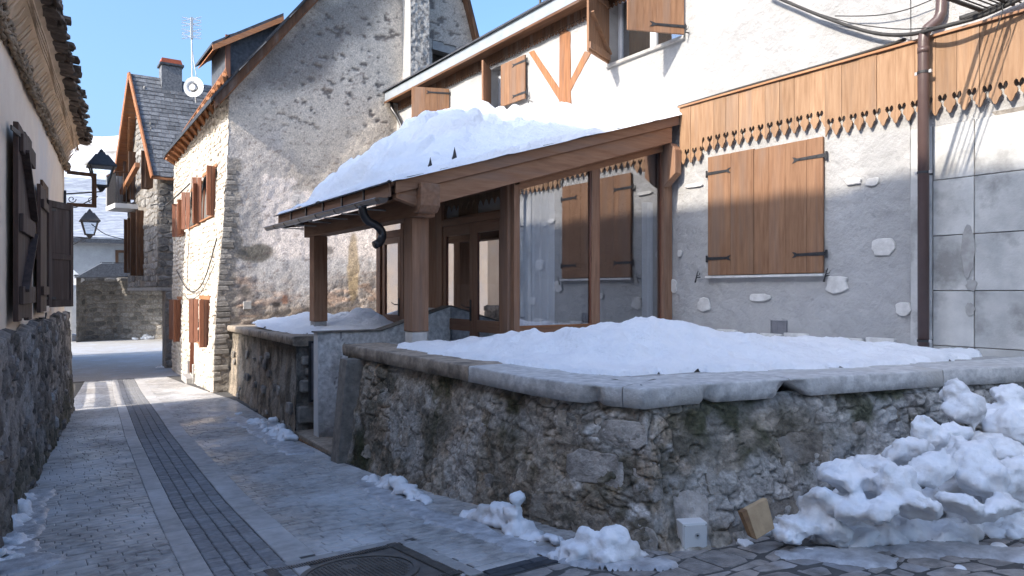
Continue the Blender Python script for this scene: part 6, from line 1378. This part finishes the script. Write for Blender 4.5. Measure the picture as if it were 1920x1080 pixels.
# thin refrozen slush round the remnants
def slush(pts, wid, label, seed, thr=.47):
    P = []
    for px, py in pts:
        q = onZ(px, py, -1.9)
        for _ in range(5): q = onZ(px, py, float(G(q[1])))
        P.append(q)
    x0, x1 = min(q[0] for q in P)-wid, max(q[0] for q in P)+wid; y0, y1 = min(q[1] for q in P)-wid, max(q[1] for q in P)+wid
    X, Y = np.meshgrid(np.arange(x0, x1, .02), np.arange(y0, y1, .02), indexing='ij'); d = np.full(X.shape, 9.)
    for a, b in zip(P, P[1:]):
        t = np.clip(((X-a[0])*(b[0]-a[0])+(Y-a[1])*(b[1]-a[1]))/((b[0]-a[0])**2+(b[1]-a[1])**2), 0, 1); d = np.minimum(d, np.hypot(X-a[0]-t*(b[0]-a[0]), Y-a[1]-t*(b[1]-a[1])))
    m = sst(wid, wid*.2, d)*.55+fbm(X*5, Y*5, 0, seed, 5)*.75; h = -.012+.034*sst(thr, thr+.16, m)+.010*(fbm(X*30, Y*30, 0, seed+1, 2)-.5)
    o = grid('slush', np.stack([X, Y, G(Y)+.004+h], -1), X.shape[0], X.shape[1], 'ice', None, (m[:-1, :-1] > thr-.05)); tag(o, label, 'slush'); return setcenter(o)
slush([(1010, 1035), (1120, 1060), (1200, 1062), (1240, 1064)], .14, 'thin refrozen slush along the corner foot of the mossy wall', 301, .60)
slush([(680, 905), (760, 950), (860, 985), (980, 1030)], .20, 'thin slush in the gutter line below the long side of the mossy wall', 303, .63)
slush([(440, 785), (500, 815), (560, 850)], .25, 'thin slush round the snow before the entrance steps', 305, .60)
slush([(60, 930), (40, 980), (20, 1040), (60, 1060)], .28, 'trodden slush at the foot of the cream house', 307, .58)
slush([(1480, 1040), (1600, 1050), (1760, 1030), (1900, 1040)], .25, 'melting slush in front of the big snow heap', 309, .66)
# meter box and timber offcut at the corner
def on_foot(px, py):
    best = None
    for s in np.linspace(_cs[6], _cs[9], 200):
        x, y = fpath(s); f = .559*x+.829*y; X_ = 960+1350*(.829*x-.559*y)/f
        if best is None or abs(X_-px) < best[0]: best = (abs(X_-px), float(x), float(y), s)
    return best
b0 = on_foot(1285, 0); b1 = on_foot(1336, 0); A = Vector((b0[1], b0[2], 0)); Bv = Vector((b1[1], b1[2], 0)); dv = (Bv-A).normalized(); nv = Vector((dv.y, -dv.x, 0)); f0 = .559*A.x+.829*A.y
zt_ = (545-982)/1350*f0; zb_ = (545-1034)/1350*f0
ta = Vector(TWF(0)(b0[3], .12, .02)); tb_ = Vector(TWF(0)(b1[3], .12, .02)); A = Vector((ta.x+.03, ta.y+.015, 0)); dv = Vector((tb_.x-ta.x, tb_.y-ta.y, 0)).normalized(); nv = Vector((dv.y, -dv.x, 0)); Wd_ = .155; Bv = A+dv*Wd_; f0 = .559*A.x+.829*A.y; zt_ = (545-982)/1350*f0; zb_ = (545-1034)/1350*f0
mb_ = T('meter_box', 'white square meter box with round lock, low in the mossy wall corner', 'meter box', (A.x, A.y, zb_))
def MBp(s, z, d): v = A+dv*s+nv*d; return (v.x, v.y, z)
Wd_ = (Bv-A).length
MB().hexa([MBp(0, zb_, -.1), MBp(Wd_, zb_, -.1), MBp(Wd_, zb_, .0), MBp(0, zb_, .0), MBp(0, zt_, -.1), MBp(Wd_, zt_, -.1), MBp(Wd_, zt_, .0), MBp(0, zt_, .0)]).build('box', 'white_paint', mb_, bevel=.006, seg=2)
MB().hexa([MBp(.008, zb_+.008, .0005), MBp(Wd_-.008, zb_+.008, .0005), MBp(Wd_-.008, zb_+.008, .006), MBp(.008, zb_+.008, .006), MBp(.008, zt_-.008, .0005), MBp(Wd_-.008, zt_-.008, .0005), MBp(Wd_-.008, zt_-.008, .006), MBp(.008, zt_-.008, .006)]).build('door', 'white_paint', mb_, bevel=.003)
zc_ = (zt_+zb_)/2+.01
MB().tube([MBp(Wd_*.58, zc_, .0), MBp(Wd_*.58, zc_, .009)], .017, 14).build('lock_plate', 'alu', mb_); MB().tube([MBp(Wd_*.58, zc_, .009), MBp(Wd_*.58, zc_, .012)], .006, 8).build('keyhole', 'iron', mb_)
for s_, z_ in ((.012, zb_+.012), (Wd_-.012, zb_+.012), (.012, zt_-.012), (Wd_-.012, zt_-.012)): MB().tube([MBp(s_, z_, .006), MBp(s_, z_, .008)], .003, 6).build('screw', 'iron', mb_)
b2 = on_foot(1385, 0); A2 = Vector((b2[1], b2[2]-.13, 0)); f2 = .559*A2.x+.829*A2.y; zo = (545-1012)/1350*f2; tl = T('timber_offcut', 'sawn pale timber board leaning on the wall right of the meter box', 'board', (A2.x, A2.y, zo))
d2 = Vector((.97, .03, 0)).normalized()
def OP(s, z, q): v = A2+d2*s; return (v.x, v.y-.0+q, z)
MB().hexa([OP(.0, zo, 0), OP(.17, zo+.03, 0), OP(.17, zo+.03, .03), OP(0, zo, .03), OP(.0, zo+.155, .07), OP(.195, zo+.185, .07), OP(.195, zo+.185, .10), OP(0, zo+.155, .10)]).build('face', 'chip', tl, bevel=.003)
MB().hexa([OP(-.032, zo+.02, .01), OP(-.001, zo, .0), OP(-.001, zo, .03), OP(-.032, zo+.02, .04), OP(-.032, zo+.14, .08), OP(-.001, zo+.153, .07), OP(-.001, zo+.153, .10), OP(-.032, zo+.14, .11)]).build('sawn_edge', 'chip_side', tl)
for o in list(bpy.data.objects):
    if '_o' in o.keys(): del o['_o']
